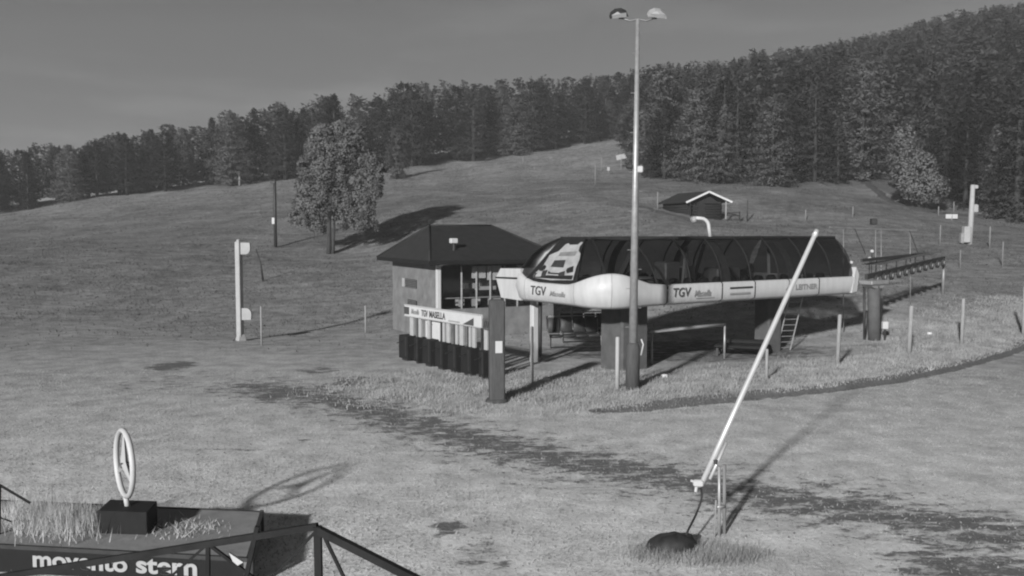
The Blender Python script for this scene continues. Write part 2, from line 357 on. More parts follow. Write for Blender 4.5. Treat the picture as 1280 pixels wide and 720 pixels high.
def sample(nk, X0, X1, Y0, Y1, fn):
    out_ = np.empty((0, 2))
    while len(out_) < nk:
        x = rng.uniform(X0, X1, nk * 3); y = rng.uniform(Y0, Y1, nk * 3); k = rng.uniform(0, 1, nk * 3) < fn(x, y)
        out_ = np.concatenate([out_, np.stack([x[k], y[k]], 1)])
    return out_[:nk]
def on_ground(p, sink=.015): return np.column_stack([p, terrain(p[:, 0], p[:, 1]) - sink])
def nz2(x, y, s): return .5 + .25 * (np.sin(x * s + 2.1 * np.sin(y * s * .7 + 1)) + np.sin(y * s * 1.3 + 1.7 * np.sin(x * s * .8)))
# tall pale grass beyond the bank, round the station, gates and posts
def tall_w(x, y):
    d, s = seg_dist(x, y, BANK)
    a = np.where((s > 0) & (x > 3), smooth(7.5, 1.0, d), 0)
    b = smooth(1.7, .1, np.hypot((x - 0.5) / 6.0, (y - 34.0) / 4.0)) * smooth(39, 36, y)
    und = (np.hypot((x - 9) / 9, (y - 43.5) / 4.2) < 1)
    return np.clip(np.maximum(a, b) * (.25 + nz2(x, y, 1.1)), 0, 1) * np.where(und, .12, 1)
p = on_ground(sample(70000, -9, 34, 27, 56, tall_w)); blades('tall_grass', p, rng.uniform(.04, .17, len(p)) * (.5 + nz2(p[:, 0], p[:, 1], 1.7)), rng.uniform(.015, .04, len(p)), M['grass'], 'pale tall grass along the bank and posts', .3)
# short trodden turf of the yard
def turf_w(x, y): return np.clip((.35 + .8 * nz2(x, y, .9)) * np.clip(1 - soil_weight(x, y) * 1.2, 0, 1) * np.clip(14 / y, .1, 1) * (np.abs(x) < .68 * y + 2), 0, 1)
p = on_ground(sample(85000, -26, 28, 10, 38, turf_w)); blades('short_turf', p, rng.uniform(.025, .07, len(p)), rng.uniform(.02, .05, len(p)), M['grass'], 'short dry turf of the trodden yard', .7)
def mead_w(x, y): return np.clip((.3 + nz2(x, y, .35)) * np.clip(60 / y, 0, 1) * smooth(42, 75, y), 0, 1) * (np.abs(x) < .66 * y + 6)
p = on_ground(sample(150000, -110, 90, 42, 190, mead_w), .03); blades('meadow_grass', p, rng.uniform(.06, .20, len(p)), rng.uniform(.05, .13, len(p)), M['meadow'], 'darker grass covering the sloping meadow', .6)
def stones_w(x, y): return np.clip(soil_weight(x, y) * 1.3 - .25, .02, 1) * np.clip(16 / y, .15, 1) * (np.abs(x) < .66 * y)
p = on_ground(sample(1800, -20, 26, 11, 42, stones_w), 0.0); k = len(p); r = rng.uniform(.01, .032, k) * rng.uniform(.6, 1.4, k)
oc = np.array([(1, 0, 0), (0, 1, 0), (-1, 0, 0), (0, -1, 0), (.1, .1, .8)]); an = rng.uniform(0, 6.28, k)
ov_ = oc[None] * r[:, None, None] * rng.uniform(.7, 1.3, (k, 5, 3)); ov_ = np.stack([ov_[..., 0] * np.cos(an)[:, None] - ov_[..., 1] * np.sin(an)[:, None], ov_[..., 0] * np.sin(an)[:, None] + ov_[..., 1] * np.cos(an)[:, None], ov_[..., 2]], -1) + p[:, None]
fs = (np.array([(0, 1, 4), (1, 2, 4), (2, 3, 4), (3, 0, 4)])[None] + 5 * np.arange(k)[:, None, None]).reshape(-1, 3)
me_ = bpy.data.meshes.new('gravel'); me_.from_pydata(ov_.reshape(-1, 3).tolist(), [], fs.tolist()); me_.materials.append(M['stonegrit']); o = bpy.data.objects.new('gravel', me_); COL.objects.link(o)
tag(o, 'loose gravel scattered on the bare soil of the yard', 'gravel', None, 'stuff')
# grass left standing round the mound and the snow lance feet
c0 = G(840, 688)
def mound_w(x, y): return smooth(1.5, .5, np.hypot((x - c0[0] - .4) / 1.1, (y - c0[1] + .25) / .5))
p = on_ground(sample(4000, 1, 7, 14, 18, mound_w)); blades('verge_grass', p, rng.uniform(.05, .2, len(p)), rng.uniform(.008, .018, len(p)), M['grass'], 'pale grass standing round the black cover and lance posts', .35)
#@@PART2

# ------------------------------------------------------------------ trees
def unit(a): return a / np.maximum(np.linalg.norm(a, axis=-1, keepdims=True), 1e-9)
def sprays(C, out_dir, size, up=.5, rnd=.9, k=2, asp=.55):
    """k small leaf-spray faces at each centre; returns vertices (n,4,3)"""
    C = np.repeat(C, k, 0); out_dir = np.repeat(out_dir, k, 0); size = np.repeat(size, k)
    C = C + rng.normal(0, .3, C.shape) * size[:, None]
    nrm = unit(rng.normal(0, rnd, C.shape) + out_dir * .55 + np.array([0, 0, up]))
    t = unit(np.cross(nrm, rng.normal(0, 1, C.shape))); b = np.cross(nrm, t)
    s = size[:, None] * rng.uniform(.6, 1.2, (len(C), 1))
    global LASTN; LASTN = unit(out_dir * .75 + nrm * .55 + np.array([0, 0, .25]))
    return np.stack([C - t * s, C - b * s * asp, C + t * s, C + b * s * asp], 1)
def quads_mesh(name, Q, m, NV=None):
    k = len(Q); me = bpy.data.meshes.new(name); me.vertices.add(4 * k); me.vertices.foreach_set('co', Q.reshape(-1)); me.loops.add(4 * k)
    me.loops.foreach_set('vertex_index', np.arange(4 * k)); me.polygons.add(k); me.polygons.foreach_set('loop_start', np.arange(0, 4 * k, 4)); me.polygons.foreach_set('loop_total', np.full(k, 4))
    me.update(); me.validate(); me.materials.append(m)
    if NV is not None: me.normals_split_custom_set_from_vertices(np.repeat(NV, 4, 0))
    return me
def pine_quads(Ht, R, base, power, nb, per, size, droop, seed):
    """crown of a conifer: whorls of branches carrying needle sprays"""
    global rng; keep = rng; rng = np.random.default_rng(seed)
    C = []; D = []; S = []; limbs = []
    lob = rng.uniform(.7, 1.25, 9)
    for i in range(nb):
        t = (i + rng.uniform(0, 1)) / nb; z0 = Ht * (base + (1 - base) * t)
        prof = (1 - t) ** power * (.55 + .45 * min(1, (t + .08) / .25)) + .05
        a = rng.uniform(0, 2 * math.pi); L = R * prof * rng.uniform(.6, 1.12) * lob[int(a / 2 / math.pi * 9) % 9]
        m_ = max(2, int(per * (L / R + .25))); u = rng.uniform(.25, 1, m_) ** .7
        dr = droop * (1 - t) - .35 * t
        x = np.cos(a) * L * u; y = np.sin(a) * L * u; z = z0 - dr * L * u + rng.normal(0, .5, m_) * size * 2
        sp = rng.normal(0, .14, m_) * L * u; x = x - np.sin(a) * sp; y = y + np.cos(a) * sp
        C.append(np.stack([x, y, z], 1)); D.append(np.stack([np.cos(a) * u, np.sin(a) * u, .9 - u * .7 + rng.normal(0, .25, m_)], 1)); S.append(np.full(m_, size) * rng.uniform(.8, 1.25, m_))
        if i % 4 == 0: limbs.append((z0, a, L * .8, dr))
    k = 14; C.append(np.stack([rng.normal(0, .12, k) * R * .5, rng.normal(0, .12, k) * R * .5, Ht - rng.uniform(0, .12, k) * Ht], 1)); D.append(np.tile([0, 0, 1.], (k, 1))); S.append(np.full(k, size * .8))
    Q = sprays(np.concatenate(C), np.concatenate(D), np.concatenate(S), up=.45, rnd=.75, asp=.42); rng = keep
    return Q, limbs, LASTN
def pine_proto(name, Ht, R, base, power, nb, per, size, droop, seed, m):
    Q, limbs, NV = pine_quads(Ht, R, base, power, nb, per, size, droop, seed)
    t = MB(); r0 = Ht * .017
    t.tube([(0, 0, -.6), (.05, .03, Ht * .3), (-.04, .05, Ht * .65), (0, 0, Ht * .96)], [r0 * 1.25, r0, r0 * .6, r0 * .15], 7)
    for z0, a, L, dr in limbs[:16]: t.tube([(0, 0, z0), (math.cos(a) * L * .5, math.sin(a) * L * .5, z0 - dr * L * .4), (math.cos(a) * L, math.sin(a) * L, z0 - dr * L)], [r0 * .35, r0 * .2, r0 * .06], 4, False)
    return quads_mesh('crown', Q, m, NV), mesh_of('trunk', t.v, t.f, M['bark'], True), Q, Ht
PINES = []
for i, (Ht, R, base, power, nb, per, size, droop, m) in enumerate([
        (16, 3.6, .07, .55, 250, 26, .18, .12, 'needle'), (16, 3.2, .05, .62, 230, 25, .17, .28, 'needle'), (16, 4.1, .10, .46, 250, 28, .18, .05, 'needle'),
        (16, 2.9, .04, .8, 240, 24, .165, .35, 'needle'), (16, 3.8, .05, .54, 250, 27, .18, .18, 'needle_pale'), (16, 4.6, .04, .55, 280, 30, .18, .22, 'needle_pale'), (16, 4.0, .03, .7, 260, 28, .175, .25, 'needle')]):
    PINES.append(pine_proto('pine', Ht, R, base, power, nb, per, size, droop, 40 + i, M[m]))
LOW = [pine_quads(16, R, .1, pw, 78, 11, .32, .15, 70 + i)[::2] for i, (R, pw) in enumerate([(3.8, .52), (3.4, .68), (4.2, .46), (3.7, .58), (4.6, .55), (3.2, .85)])]
def make_pine(kind, loc, scale, rz, name, label, group):
    c, t, _, _ = PINES[kind]; e = bpy.data.objects.new(name, None); e.empty_display_size = .5; COL.objects.link(e)
    e.location = loc; e.scale = scale; e.rotation_euler = (0, 0, rz); tag(e, label, 'tree', group)
    for nm, d in (('crown', c), ('trunk', t)):
        o = bpy.data.objects.new(nm, d); COL.objects.link(o); o.parent = e
    return e
SKY = np.array([(-400, 200), (0, 190), (60, 178), (100, 182), (140, 170), (160, 165), (200, 160), (222, 150), (250, 156), (280, 131), (300, 143), (330, 129), (370, 128), (400, 121), (440, 114), (470, 111), (520, 102), (580, 103), (640, 99), (700, 97), (740, 93), (790, 88), (800, 84), (860, 79), (925, 72), (940, 63), (1000, 59), (1060, 47), (1120, 34), (1180, 14), (1240, 6), (1280, 0), (1700, -60)], float)
EDGE = np.array([(-340, 285), (-60, 276), (0, 268), (100, 250), (200, 242), (300, 232), (390, 224), (480, 214), (560, 206), (650, 196), (720, 184), (770, 174), (792, 176), (806, 212), (830, 224), (870, 229), (930, 232), (1000, 236), (1040, 232), (1075, 228), (1105, 246), (1150, 258), (1190, 262), (1240, 268), (1290, 272), (1400, 278), (1640, 280)], float)
edge_Y = np.array([G(a, b)[1] for a, b in EDGE])
_px = 640 + XX / np.maximum(YY, 1) * F; _ed = np.interp(_px, EDGE[:, 0], edge_Y); _so = np.empty(XX.size, np.float32); ground.data.attributes['soil'].data.foreach_get('value', _so)
_so = np.where((YY > 60) & (YY > _ed + 1.5), np.maximum(_so.reshape(XX.shape), 1.25 * smooth(1.5, 5, YY - _ed)), _so.reshape(XX.shape)); ground.data.attributes['soil'].data.foreach_set('value', _so.ravel().astype(np.float32))   # needle litter on the wood floor
def top_limit(x, y):
    px = 640 + x / y * F; py = np.interp(px, SKY[:, 0], SKY[:, 1]); return P(px, py, y)[2], px
cand = []
# front row, spaced along the forest edge
for i in range(len(EDGE) - 1):
    a = np.array([(EDGE[i, 0] - 640) / F * edge_Y[i], edge_Y[i]]); b = np.array([(EDGE[i + 1, 0] - 640) / F * edge_Y[i + 1], edge_Y[i + 1]])
    L = np.linalg.norm(b - a); k = max(1, int(L / (5.4 if EDGE[i, 0] < 780 else 6.2)))
    for j in range(k):
        q = a + (b - a) * ((j + rng.uniform(.1, .9)) / k) + np.array([rng.normal(0, .8), rng.uniform(.5, 3.0)]); cand.append((q[0], q[1], 0))
# the wood behind it
y = 95.0
while y < 400:
    step = 5.6 + 3.4 * smooth(120, 330, np.array(y)); x = -.72 * y
    while x < .72 * y:
        qx, qy = x + rng.normal(0, step * .28), y + rng.normal(0, step * .28); px = 640 + qx / qy * F
        if qy > np.interp(px, EDGE[:, 0], edge_Y) + 4.5: cand.append((qx, qy, 1))
        x += float(step)
    y += float(step) * .95
cz = terrain(np.array([c[0] for c in cand]), np.array([c[1] for c in cand]))
front, back = [], []
for (x, y, row), z in zip(cand, cz):
    top, px = top_limit(x, y); Hn = rng.uniform(12, 18) if px > 800 else rng.uniform(12, 19)
    if row == 0: Hn *= rng.uniform(.72, 1.0)
    if 770 < px < 800 and row == 0: Hn = rng.uniform(7, 10)
    Hn = min(Hn, (top - z) * rng.uniform(.88, 1.0) if rng.uniform() < .8 else top - z)
    if Hn < 4.5: continue
    ed = float(np.interp(px, EDGE[:, 0], edge_Y))
    if 1092 < px < 1176 and y < 126: continue
    if 835 < px < 1003 and y < ed + 5: continue
    if px < 780 and y > ed + 42 and Hn < 30: continue
    if not -110 < px < 1400: continue
    (front if (row == 0 or y < ed + 13) and -60 < px < 1340 else back).append((x, y, z, Hn, px, row))
front = sorted(front, key=lambda q: q[1])[:280] if len(front) > 280 else front
KL = ['slender dark pine', 'narrow drooping dark pine', 'broad flat-topped pine', 'spire-shaped dark pine', 'paler full-crowned pine', 'wide pale conifer', 'bushy low-boughed conifer']
for x, y, z, Hn, px, row in front:
    kind = int(rng.choice(7, p=[.24, .14, .2, .1, .16, .08, .08])); s = Hn / 16
    land = [t_ for lim, t_ in ((200, 'beyond the open end of the meadow'), (360, 'upslope of the dark meadow pole'), (500, 'upslope of the round meadow tree'), (640, 'upslope of the control house'), (800, 'near the top corner of the meadow'), (860, 'beside the tilted white board'), (1000, 'upslope of the log cabin'), (1100, 'by the hollow of the hill track'), (1200, 'behind the pale bushy trees'), (9999, 'upslope of the snow-gun tower')) if px < lim][0]
    where = ('in the second rank ' if row else 'in the wood edge ') + land, 'pines along the meadow wood edge' if px < 800 else 'pines at the foot of the wooded hill'
    tall = '' if not row else ''
    make_pine(kind, (x, y, z - .1), (s * rng.uniform(1.05, 1.6), s * rng.uniform(1.05, 1.6), s), rng.uniform(0, 6.28), 'pine_tree', ('tall ' if Hn > 13.5 else 'low ' if Hn < 10 else '') + KL[kind] + ' ' + where[0], where[1])
Qs = []; Ns = []; Ts = []
for x, y, z, Hn, px, row in back:
    q, nv = LOW[rng.integers(len(LOW))]; s = Hn / 16; a = rng.uniform(0, 6.28); ca, sa = math.cos(a), math.sin(a); f = s * rng.uniform(1.05, 1.85); Ts.append(np.full(4 * len(q), rng.uniform(-.45, .75)))
    Qs.append((q @ np.array([[ca * f, sa * f, 0], [-sa * f, ca * f, 0], [0, 0, s]])) + np.array([x, y, z])); Ns.append(nv @ np.array([[ca, sa, 0], [-sa, ca, 0], [0, 0, 1]]))
o = bpy.data.objects.new('hillside_wood', quads_mesh('hillside_wood', np.concatenate(Qs), M['needle'], np.concatenate(Ns))); COL.objects.link(o)
_a = o.data.attributes.new('tint', 'FLOAT', 'POINT'); _a.data.foreach_set('value', np.concatenate(Ts).astype(np.float32))
tag(o, 'dense dark pine wood covering the hillside', 'forest', None, 'stuff')

def special_pine(px, py, top, kind, wide, name, label):
    g = G(px, py); Hh = P(px, top, g[1])[2] - g[2]; s = Hh / 16
    return make_pine(kind, g - np.array([0, 0, .1]), (s * wide, s * wide, s), px * .37, name, label, None)
special_pine(965, 233, 122, 5, 1.25, 'conifer_tree', 'widest pale conifer with a blunt top, behind the log cabin')
special_pine(868, 228, 112, 5, 1.15, 'conifer_tree', 'tall broad grey conifer rising behind the cabin roof')
special_pine(905, 230, 132, 4, 1.15, 'conifer_tree', 'conifer filling the gap between the two broad conifers behind the cabin')
special_pine(496, 224, 160, 4, 1.2, 'pine_tree', 'short pale pine standing forward of the meadow wood edge')
special_pine(814, 222, 168, 1, 1.3, 'young_conifer', 'young cone-shaped conifer at the upper corner of the meadow')
special_pine(1270, 275, 120, 6, 1.3, 'conifer_tree', 'tall dark conifer with boughs to the ground beside the white snow tower')

def blob_tree(name, label, Y, blobs, trunks, leaf_m, nleaf, size, hang=0.0, seed=5):
    """broadleaf tree: leaf sprays on the shells of several lobes; blobs = (px, py, rx, ry) at distance Y"""
    global rng; keep = rng; rng = np.random.default_rng(seed)
    base = G(*trunks[0][0]); Y = base[1]; k = Y / F
    e = thing(name, label, 'tree', base); C = []; D = []
    tot = sum(b[2] * b[3] for b in blobs); centres = []
    for bx, by, rx, ry in blobs:
        c = P(bx, by, Y) + np.array([0, rng.uniform(-.5, .5) * rx * k, 0]); centres.append(c); m_ = int(nleaf * rx * ry / tot)
        d = unit(rng.normal(0, 1, (m_, 3))); r = rng.uniform(.35, 1.0, (m_, 1)) ** .5
        # clumping: pull sprays to random twig centres
        tw = unit(rng.normal(0, 1, (max(8, m_ // 60), 3))); pick = rng.integers(0, len(tw), m_); d = unit(d * .42 + tw[pick])
        q = d * r * np.array([rx * k, rx * k, ry * k]); q[:, 2] -= hang * np.abs(rng.normal(0, 1, m_)) * (q[:, 2] < 0)
        C.append(c + q); D.append(d)
    C = np.concatenate(C); D = np.concatenate(D)
    Q = sprays(C, D, np.full(len(C), size), up=.25, rnd=.7, k=1, asp=.6) - base
    o = bpy.data.objects.new('crown', quads_mesh('crown', Q, leaf_m, LASTN)); COL.objects.link(o); o.parent = e
    for (bp, tp, wd) in trunks:
        b = G(*bp); b[1] = Y; b[2] = tz(b[0], Y) - .3; t = P(tp[0], tp[1], Y); m_ = MB(); r = wd * k / 2
        mid = (b + t) / 2 + np.array([rng.normal(0, .15), 0, 0]); m_.tube([b, b + (mid - b) * .3, mid, t], [r * 1.25, r, r * .8, r * .3], 8)
        for c in centres:
            if abs(c[0] - mid[0]) < 4: m_.tube([mid, (mid + c) / 2 + np.array([0, 0, .3]), c], [r * .5, r * .3, r * .08], 5, False)
        m_.build('trunk', M['bark'], e, True)
    rng = keep; return e
blob_tree('meadow_tree', 'large round-crowned tree with twin trunks alone on the meadow', 92,
          [(405, 168, 18, 14), (428, 162, 18, 13), (446, 168, 14, 12), (394, 185, 16, 16), (415, 188, 18, 15), (436, 184, 16, 14), (388, 207, 15, 14), (408, 212, 18, 16), (452, 193, 12, 10), (466, 202, 14, 12), (476, 215, 10, 10), (455, 220, 14, 10), (384, 230, 16, 13), (404, 238, 18, 14), (427, 215, 11, 14), (430, 243, 15, 16), (452, 240, 15, 12), (468, 234, 11, 10), (380, 252, 16, 10), (400, 260, 20, 11), (437, 262, 16, 12), (458, 256, 13, 10), (376, 270, 13, 7), (396, 279, 14, 7), (450, 275, 15, 9), (466, 274, 8, 8), (426, 275, 10, 8)],
          [((411, 318), (411, 190), 6), ((416, 318), (419, 205), 4)], M['leaf'], 50000, .13, .35, 5)
blob_tree('pale_tree', 'pale round bushy tree at the bend of the hill track', 108,
          [(1143, 212, 28, 26), (1150, 235, 30, 20), (1168, 246, 18, 12), (1128, 222, 16, 18), (1148, 200, 16, 14)], [((1150, 260), (1145, 215), 7)], M['leaf_pale'], 10000, .17, .1, 6)
blob_tree('pale_tree', 'upright pale tree with a rounded top just behind the bushy one', 116,
          [(1130, 172, 14, 20), (1128, 195, 18, 22), (1138, 185, 14, 18)], [((1130, 248), (1131, 175), 6)], M['leaf_pale'], 6500, .17, .1, 8)
#@@PART3

# ------------------------------------------------------------------ lift station
C0 = np.array([3.5, 34.8, 0.0]); UA = np.array([.836, .548, 0]); VA = np.array([-.548, .836, 0]); ZA = np.array([0, 0, 1.])
def S(u, v, z): return C0 + UA * u + VA * v + ZA * z
LEN, WID, RAD = 16.2, 7.0, 1.7
st = thing('lift_station', 'long chairlift station with white fascia and smoked glass canopy on concrete legs', 'lift station', S(7, 3.5, 0))
def perim(s):
    """plan of the canopy edge: near side (0..1), corner (1..2), front (2..3), corner (3..4), far side (4..5)"""
    k = min(int(s), 4); t = s - k
    if k == 0: return np.array([LEN - (LEN - RAD) * t, .0]), np.array([0, -1.])
    if k == 1: a = t * math.pi / 2; return np.array([RAD - RAD * math.sin(a), RAD - RAD * math.cos(a)]), np.array([-math.sin(a), -math.cos(a)])
    if k == 2: return np.array([0, RAD + (WID - 2 * RAD) * t]), np.array([-1., 0])
    if k == 3: a = t * math.pi / 2; return np.array([RAD - RAD * math.cos(a), WID - RAD + RAD * math.sin(a)]), np.array([-math.cos(a), math.sin(a)])
    return np.array([RAD + (LEN - RAD) * t, WID]), np.array([0, 1.])
def arc_at(s):
    w_ = (LEN - RAD, RAD * 1.5708, WID - 2 * RAD, RAD * 1.5708, LEN - RAD); k = min(int(s), 4); return sum(w_[:k]) + w_[k] * (s - k)
HC = [arc_at(1.35), arc_at(3.6)]
def hump(s):
    a = arc_at(s); return sum(max(0, math.cos(min(1, abs(a - h) / 2.5) * math.pi / 2)) ** 2 for h in HC)
ZB, ZT = 2.92, 3.80
def fascia_rows(s):
    p, nr_ = perim(s); h = hump(s); zb = ZB - .06 * h; zt = ZT + .52 * h
    prof = [(-.45, zb + .02), (-.20, zb), (.0, zb + .14), (.02 + .16 * h, (zb + zt) / 2), (.02 + .04 * h, zt - .06), (-.06 - .02 * h, zt), (-.3, zt)]
    return [S(*(p + nr_ * o), z) for o, z in prof]
def roof_pt(s):
    k = min(int(s), 4); t = s - k; u0, u1, v0, v1, r = 1.35, 16.2, 2.35, 4.75, .35
    wid_ = lambda u: 1.15 * float(smooth(1.7, 5.5, np.array(u)))
    if k == 0: u = u1 + (u0 + r - u1) * t; return np.array([u, v0 - wid_(u)])
    if k == 1: a = t * math.pi / 2; return np.array([u0 + r - r * math.sin(a), v0 + r - r * math.cos(a)])
    if k == 2: return np.array([u0, v0 + r + (v1 - v0 - 2 * r) * t])
    if k == 3: a = t * math.pi / 2; return np.array([u0 + r - r * math.cos(a), v1 - r + r * math.sin(a)])
    u = u0 + r + (u1 - u0 - r) * t; return np.array([u, v1 + wid_(u)])
ZR = 5.70
def glass_pt(s, t, off=0.0):
    p, nr_ = perim(s); a = S(*(p - nr_ * .10), ZT + .52 * hump(s) - .03); b = S(*roof_pt(s), ZR)
    bow = 0 if 2 <= s <= 3 else (.26 * math.sin(math.pi * t))
    nn = UA * nr_[0] + VA * nr_[1]; q = a + (b - a) * t + (nn + ZA * .8) / 1.28 * (bow + off); return q
def lin(a, b, k): return [a + (b - a) * i / (k - 1) for i in range(k)]
cuts = [0, .19, .34, .50, .645, .87, 1.36, 2.0, 3.0, 3.6, 4.1, 4.3, 4.5, 4.7, 4.9, 5.0]
for a, b in zip(cuts[:-1], cuts[1:]):
    g = .006 * (1 if b - a < .3 else 1.0); k = 9 if (b - a) > .3 or 1 <= a < 4 else 5
    rows = [fascia_rows(s) for s in lin(a + g * .4, b - g * .4, k)]
    MB().grid(list(map(list, zip(*rows)))).build('fascia_panel', M['fascia'], st, True)
gc = [0, .12, .25, .38, .51, .64, .77, .90, 1.45, 2.0, 3.0, 3.5, 4.0, 4.13, 4.27, 4.41, 4.55, 4.7, 4.85, 5.0]
for a, b in zip(gc[:-1], gc[1:]):
    k = 7 if 1 <= a < 4 else 3
    rows = [[glass_pt(min(s, 4.9999), t) for s in lin(a, b, k)] for t in lin(0, 1, 6)]
    if a == 2.0: front_panel = MB().grid(rows).build('windscreen', M['black'], st, False)
    if a == 2.0: no = MB().prism([S(.15, v, z) for v, z in ((5.9, 2.9), (7.55, 2.93), (8.0, 3.86), (7.6, 4.30), (5.9, 4.34))], UA * 1.6).build('entry_cowl', M['fascia'], st); MB().prism([S(.12, v, z) for v, z in ((6.0, 3.86), (8.02, 3.82), (8.02, 3.89), (6.0, 3.94))], UA * 1.66).build('cowl_seam', M['black'], no)
    else: MB().grid(rows).build('glass_panel', M['glass'], st, True)
for a in gc[1:-1]:
    MB().tube([glass_pt(a, t, .01) for t in lin(0, 1, 7)], .045, 6).build('canopy_rib', M['black'], st, True)
for s0 in (.30, .60, 4.3, 4.6):                     # broad curved inner arches
    MB().grid([[glass_pt(s0 + ds, t, -.22) for ds in (-.016, .016)] for t in lin(0, 1, 8)]).build('inner_arch', M['grey'], st, True)
r_ = MB(); r_.grid([[S(*(roof_pt(s) * np.array([1, 1]) + d), z) for s in [i / 4 for i in range(20)] + [4.999]] for d, z in ((0, ZR - .06), (np.array([0, 0]), ZR + .06))])
r_.prism([S(*roof_pt(s), ZR + .02) for s in [0, .5, .7, .8, .9] + [1 + i / 4 for i in range(5)] + [2.5] + [3 + i / 4 for i in range(5)] + [4.1, 4.2, 4.3, 4.5, 4.999]], ZA * .07)
r_.build('canopy_roof', M['roof'], st)
MB().grid([[S(16.2, v, ZR) for v in (1.2, 2.6, 4.3, 5.9)], [S(16.35, v, 4.7) for v in (.6, 2.4, 4.6, 6.4)], [S(16.3, v, 3.75) for v in (.12, 2.4, 4.6, 6.88)]]).build('end_panel', M['glass'], st, True)
e1 = MB(); e1.prism([S(15.90, -.06, 3.0), S(16.35, -.02, 3.05), S(16.55, .02, 3.9), S(16.35, .04, 4.25), S(16.15, -.03, 3.86)], VA * .35); e1.build('fascia_end_cap', M['fascia'], st)
e1 = MB(); e1.prism([S(15.90, 6.7, 3.0), S(16.35, 6.7, 3.05), S(16.55, 6.7, 3.9), S(16.35, 6.7, 4.25), S(16.15, 6.7, 3.86)], VA * .35); e1.build('fascia_end_cap', M['fascia'], st)
b_ = MB(); b_.box(S(8.3, 3.5, 2.98), (14.4, 6.0, .16), (UA, VA, ZA)); b_.build('floor_frame', M['dark'], st)
for v in (1.0, 6.0): MB().box(S(8.5, v, 3.3), (14.0, .35, .4), (UA, VA, ZA)).build('conveyor_beam', M['grey'], st)
for v in (1.0, 6.0):
    for i in range(15): MB().tube([S(2.2 + i * .9, v - .12, 3.75), S(2.2 + i * .9, v + .12, 3.75)], .24, 12).build('conveyor_tyre', M['rubber'], st, True)
ring = [S(4.2 + 2.4 * math.cos(i * math.pi / 16), 3.5 + 2.4 * math.sin(i * math.pi / 16), 3.75) for i in range(33)]
bwh = MB(); bwh.tube(ring, .13, 8, False)
for i in range(6): bwh.bar(S(4.2, 3.5, 3.75), S(4.2 + 2.4 * math.cos(i * 1.047), 3.5 + 2.4 * math.sin(i * 1.047), 3.75), .14)
bwh.build('bullwheel', M['lightgrey'], st, True)
for a_, b_2 in (((2.3, 2.2, 3.3), (3.4, 2.0, 5.2)), ((3.4, 1.4, 3.3), (3.3, 2.1, 5.0)), ((6.2, 1.8, 3.3), (6.9, 2.3, 5.3)), ((9.5, 1.8, 3.3), (9.0, 2.4, 5.4)), ((12, 1.8, 3.3), (12.6, 2.4, 5.4)), ((5.6, 5.5, 3.3), (5.9, 4.7, 5.4)), ((10.5, 5.5, 3.3), (10.5, 4.7, 5.4))):
    MB().bar(S(*a_), S(*b_2), .13).build('brace', M['lightgrey'], st)
for u, v, z, sz in ((6.0, 2.6, 4.1, (.9, .8, 1.1)), (7.6, 3.0, 4.0, (.7, .6, .8)), (10.3, 3.3, 3.9, (1.6, 1.0, .7))): MB().box(S(u, v, z), sz, (UA, VA, ZA), .06).build('drive_cabinet', M['lightgrey'], st)
MB().box(S(8.0, 3.4, 3.3), (7.5, 1.6, .5), (UA, VA, ZA)).build('drive_frame', M['dark'], st)
# legs
MB().box(S(3.3, 2.4, 1.4), (1.5, 1.5, 3.2), (UA, VA, ZA), .08).build('leg', M['concrete'], st)
MB().box(S(12.9, 2.6, 1.4), (.95, .95, 3.2), (UA, VA, ZA), .06).build('leg', M['concrete'], st)
MB().box(S(1.1, 6.2, 1.4), (.3, .3, 3.1), (UA, VA, ZA), .03).build('support_post', M['white'], st)
MB().tube([S(.95, 5.5, .2), S(.95, 5.5, 2.95)], .09, 8).build('support_post', M['dark'], st, True)
# gooseneck vent standing on the canopy roof
g0 = P(888, 297, 40.3); g1 = P(886, 283, 40.3); gp = [np.array([g0[0], g0[1], ZR + .02]), g1] + [P(886 - 10 * (1 - math.cos(t)), 283 - 10 * math.sin(t), 40.3) for t in lin(.2, 1.57, 5)] + [P(868, 272.5, 40.3)]
gn = MB(); gn.tube(gp, .085, 10); gn.tube([P(866, 271, 40.3), P(867.5, 277.5, 40.3)], .15, 10); gn.build('gooseneck_vent', M['white'], st, True)
# writing on the fascia
def near_text(txt, px0, px1, z0, hgt, m, **kw):
    def u_of(px):
        lo, hi = 0, LEN
        for _ in range(40):
            mid = (lo + hi) / 2; q = S(mid, 0, 3.3); lo, hi = (mid, hi) if 640 + q[0] / q[1] * F < px else (lo, mid)
        return lo
    ua, ub = u_of(px0), u_of(px1); o_ = S(ua, -.035, z0); lettering(txt, o_, UA, ZA, hgt, ub - ua, m, st, proud=.03, **kw)
near_text('TGV', 841, 863, 3.27, .38, M['ink'], bold=.012, shear=.15)
near_text('Masella', 867, 888, 3.25, .26, M['greyink'], bold=.01, shear=.4)
MB().bar(S(5.2, -.06, 3.17), S(6.3, -.06, 3.17), .012, .02).build('underline', M['greyink'], st)
for z, m in ((3.53, 'decal_grey'), (3.27, 'greyink')):
    MB().bar(S(7.3, -.05, z), S(8.75 - .15 * (z < 3.4), -.05, z), .02, .075).build('text_line', M[m], st)
near_text('LEITNER', 994, 1021, 3.31, .24, M['greyink'], bold=.02)
lg = MB(); q = S(11.0, -.06, 3.32)
for k in range(3): lg.bar(q + UA * (.18 * k), q + UA * (.18 * k + .16) + ZA * (.16 if k != 1 else .05), .012, .025)
lg.build('emblem', M['greyink'], st)
def front_text(txt, t0, t1, z0, hgt, m, **kw):
    a, b = [S(-.035 - .16 * hump(2 + t), RAD + (WID - 2 * RAD) * t, z0) for t in (t0, t1)]; lettering(txt, a, b - a, ZA, hgt, np.linalg.norm(b - a), m, st, proud=.012, **kw)
front_text('TGV', .86, .54, 3.25, .40, M['ink'], bold=.012, shear=.1)
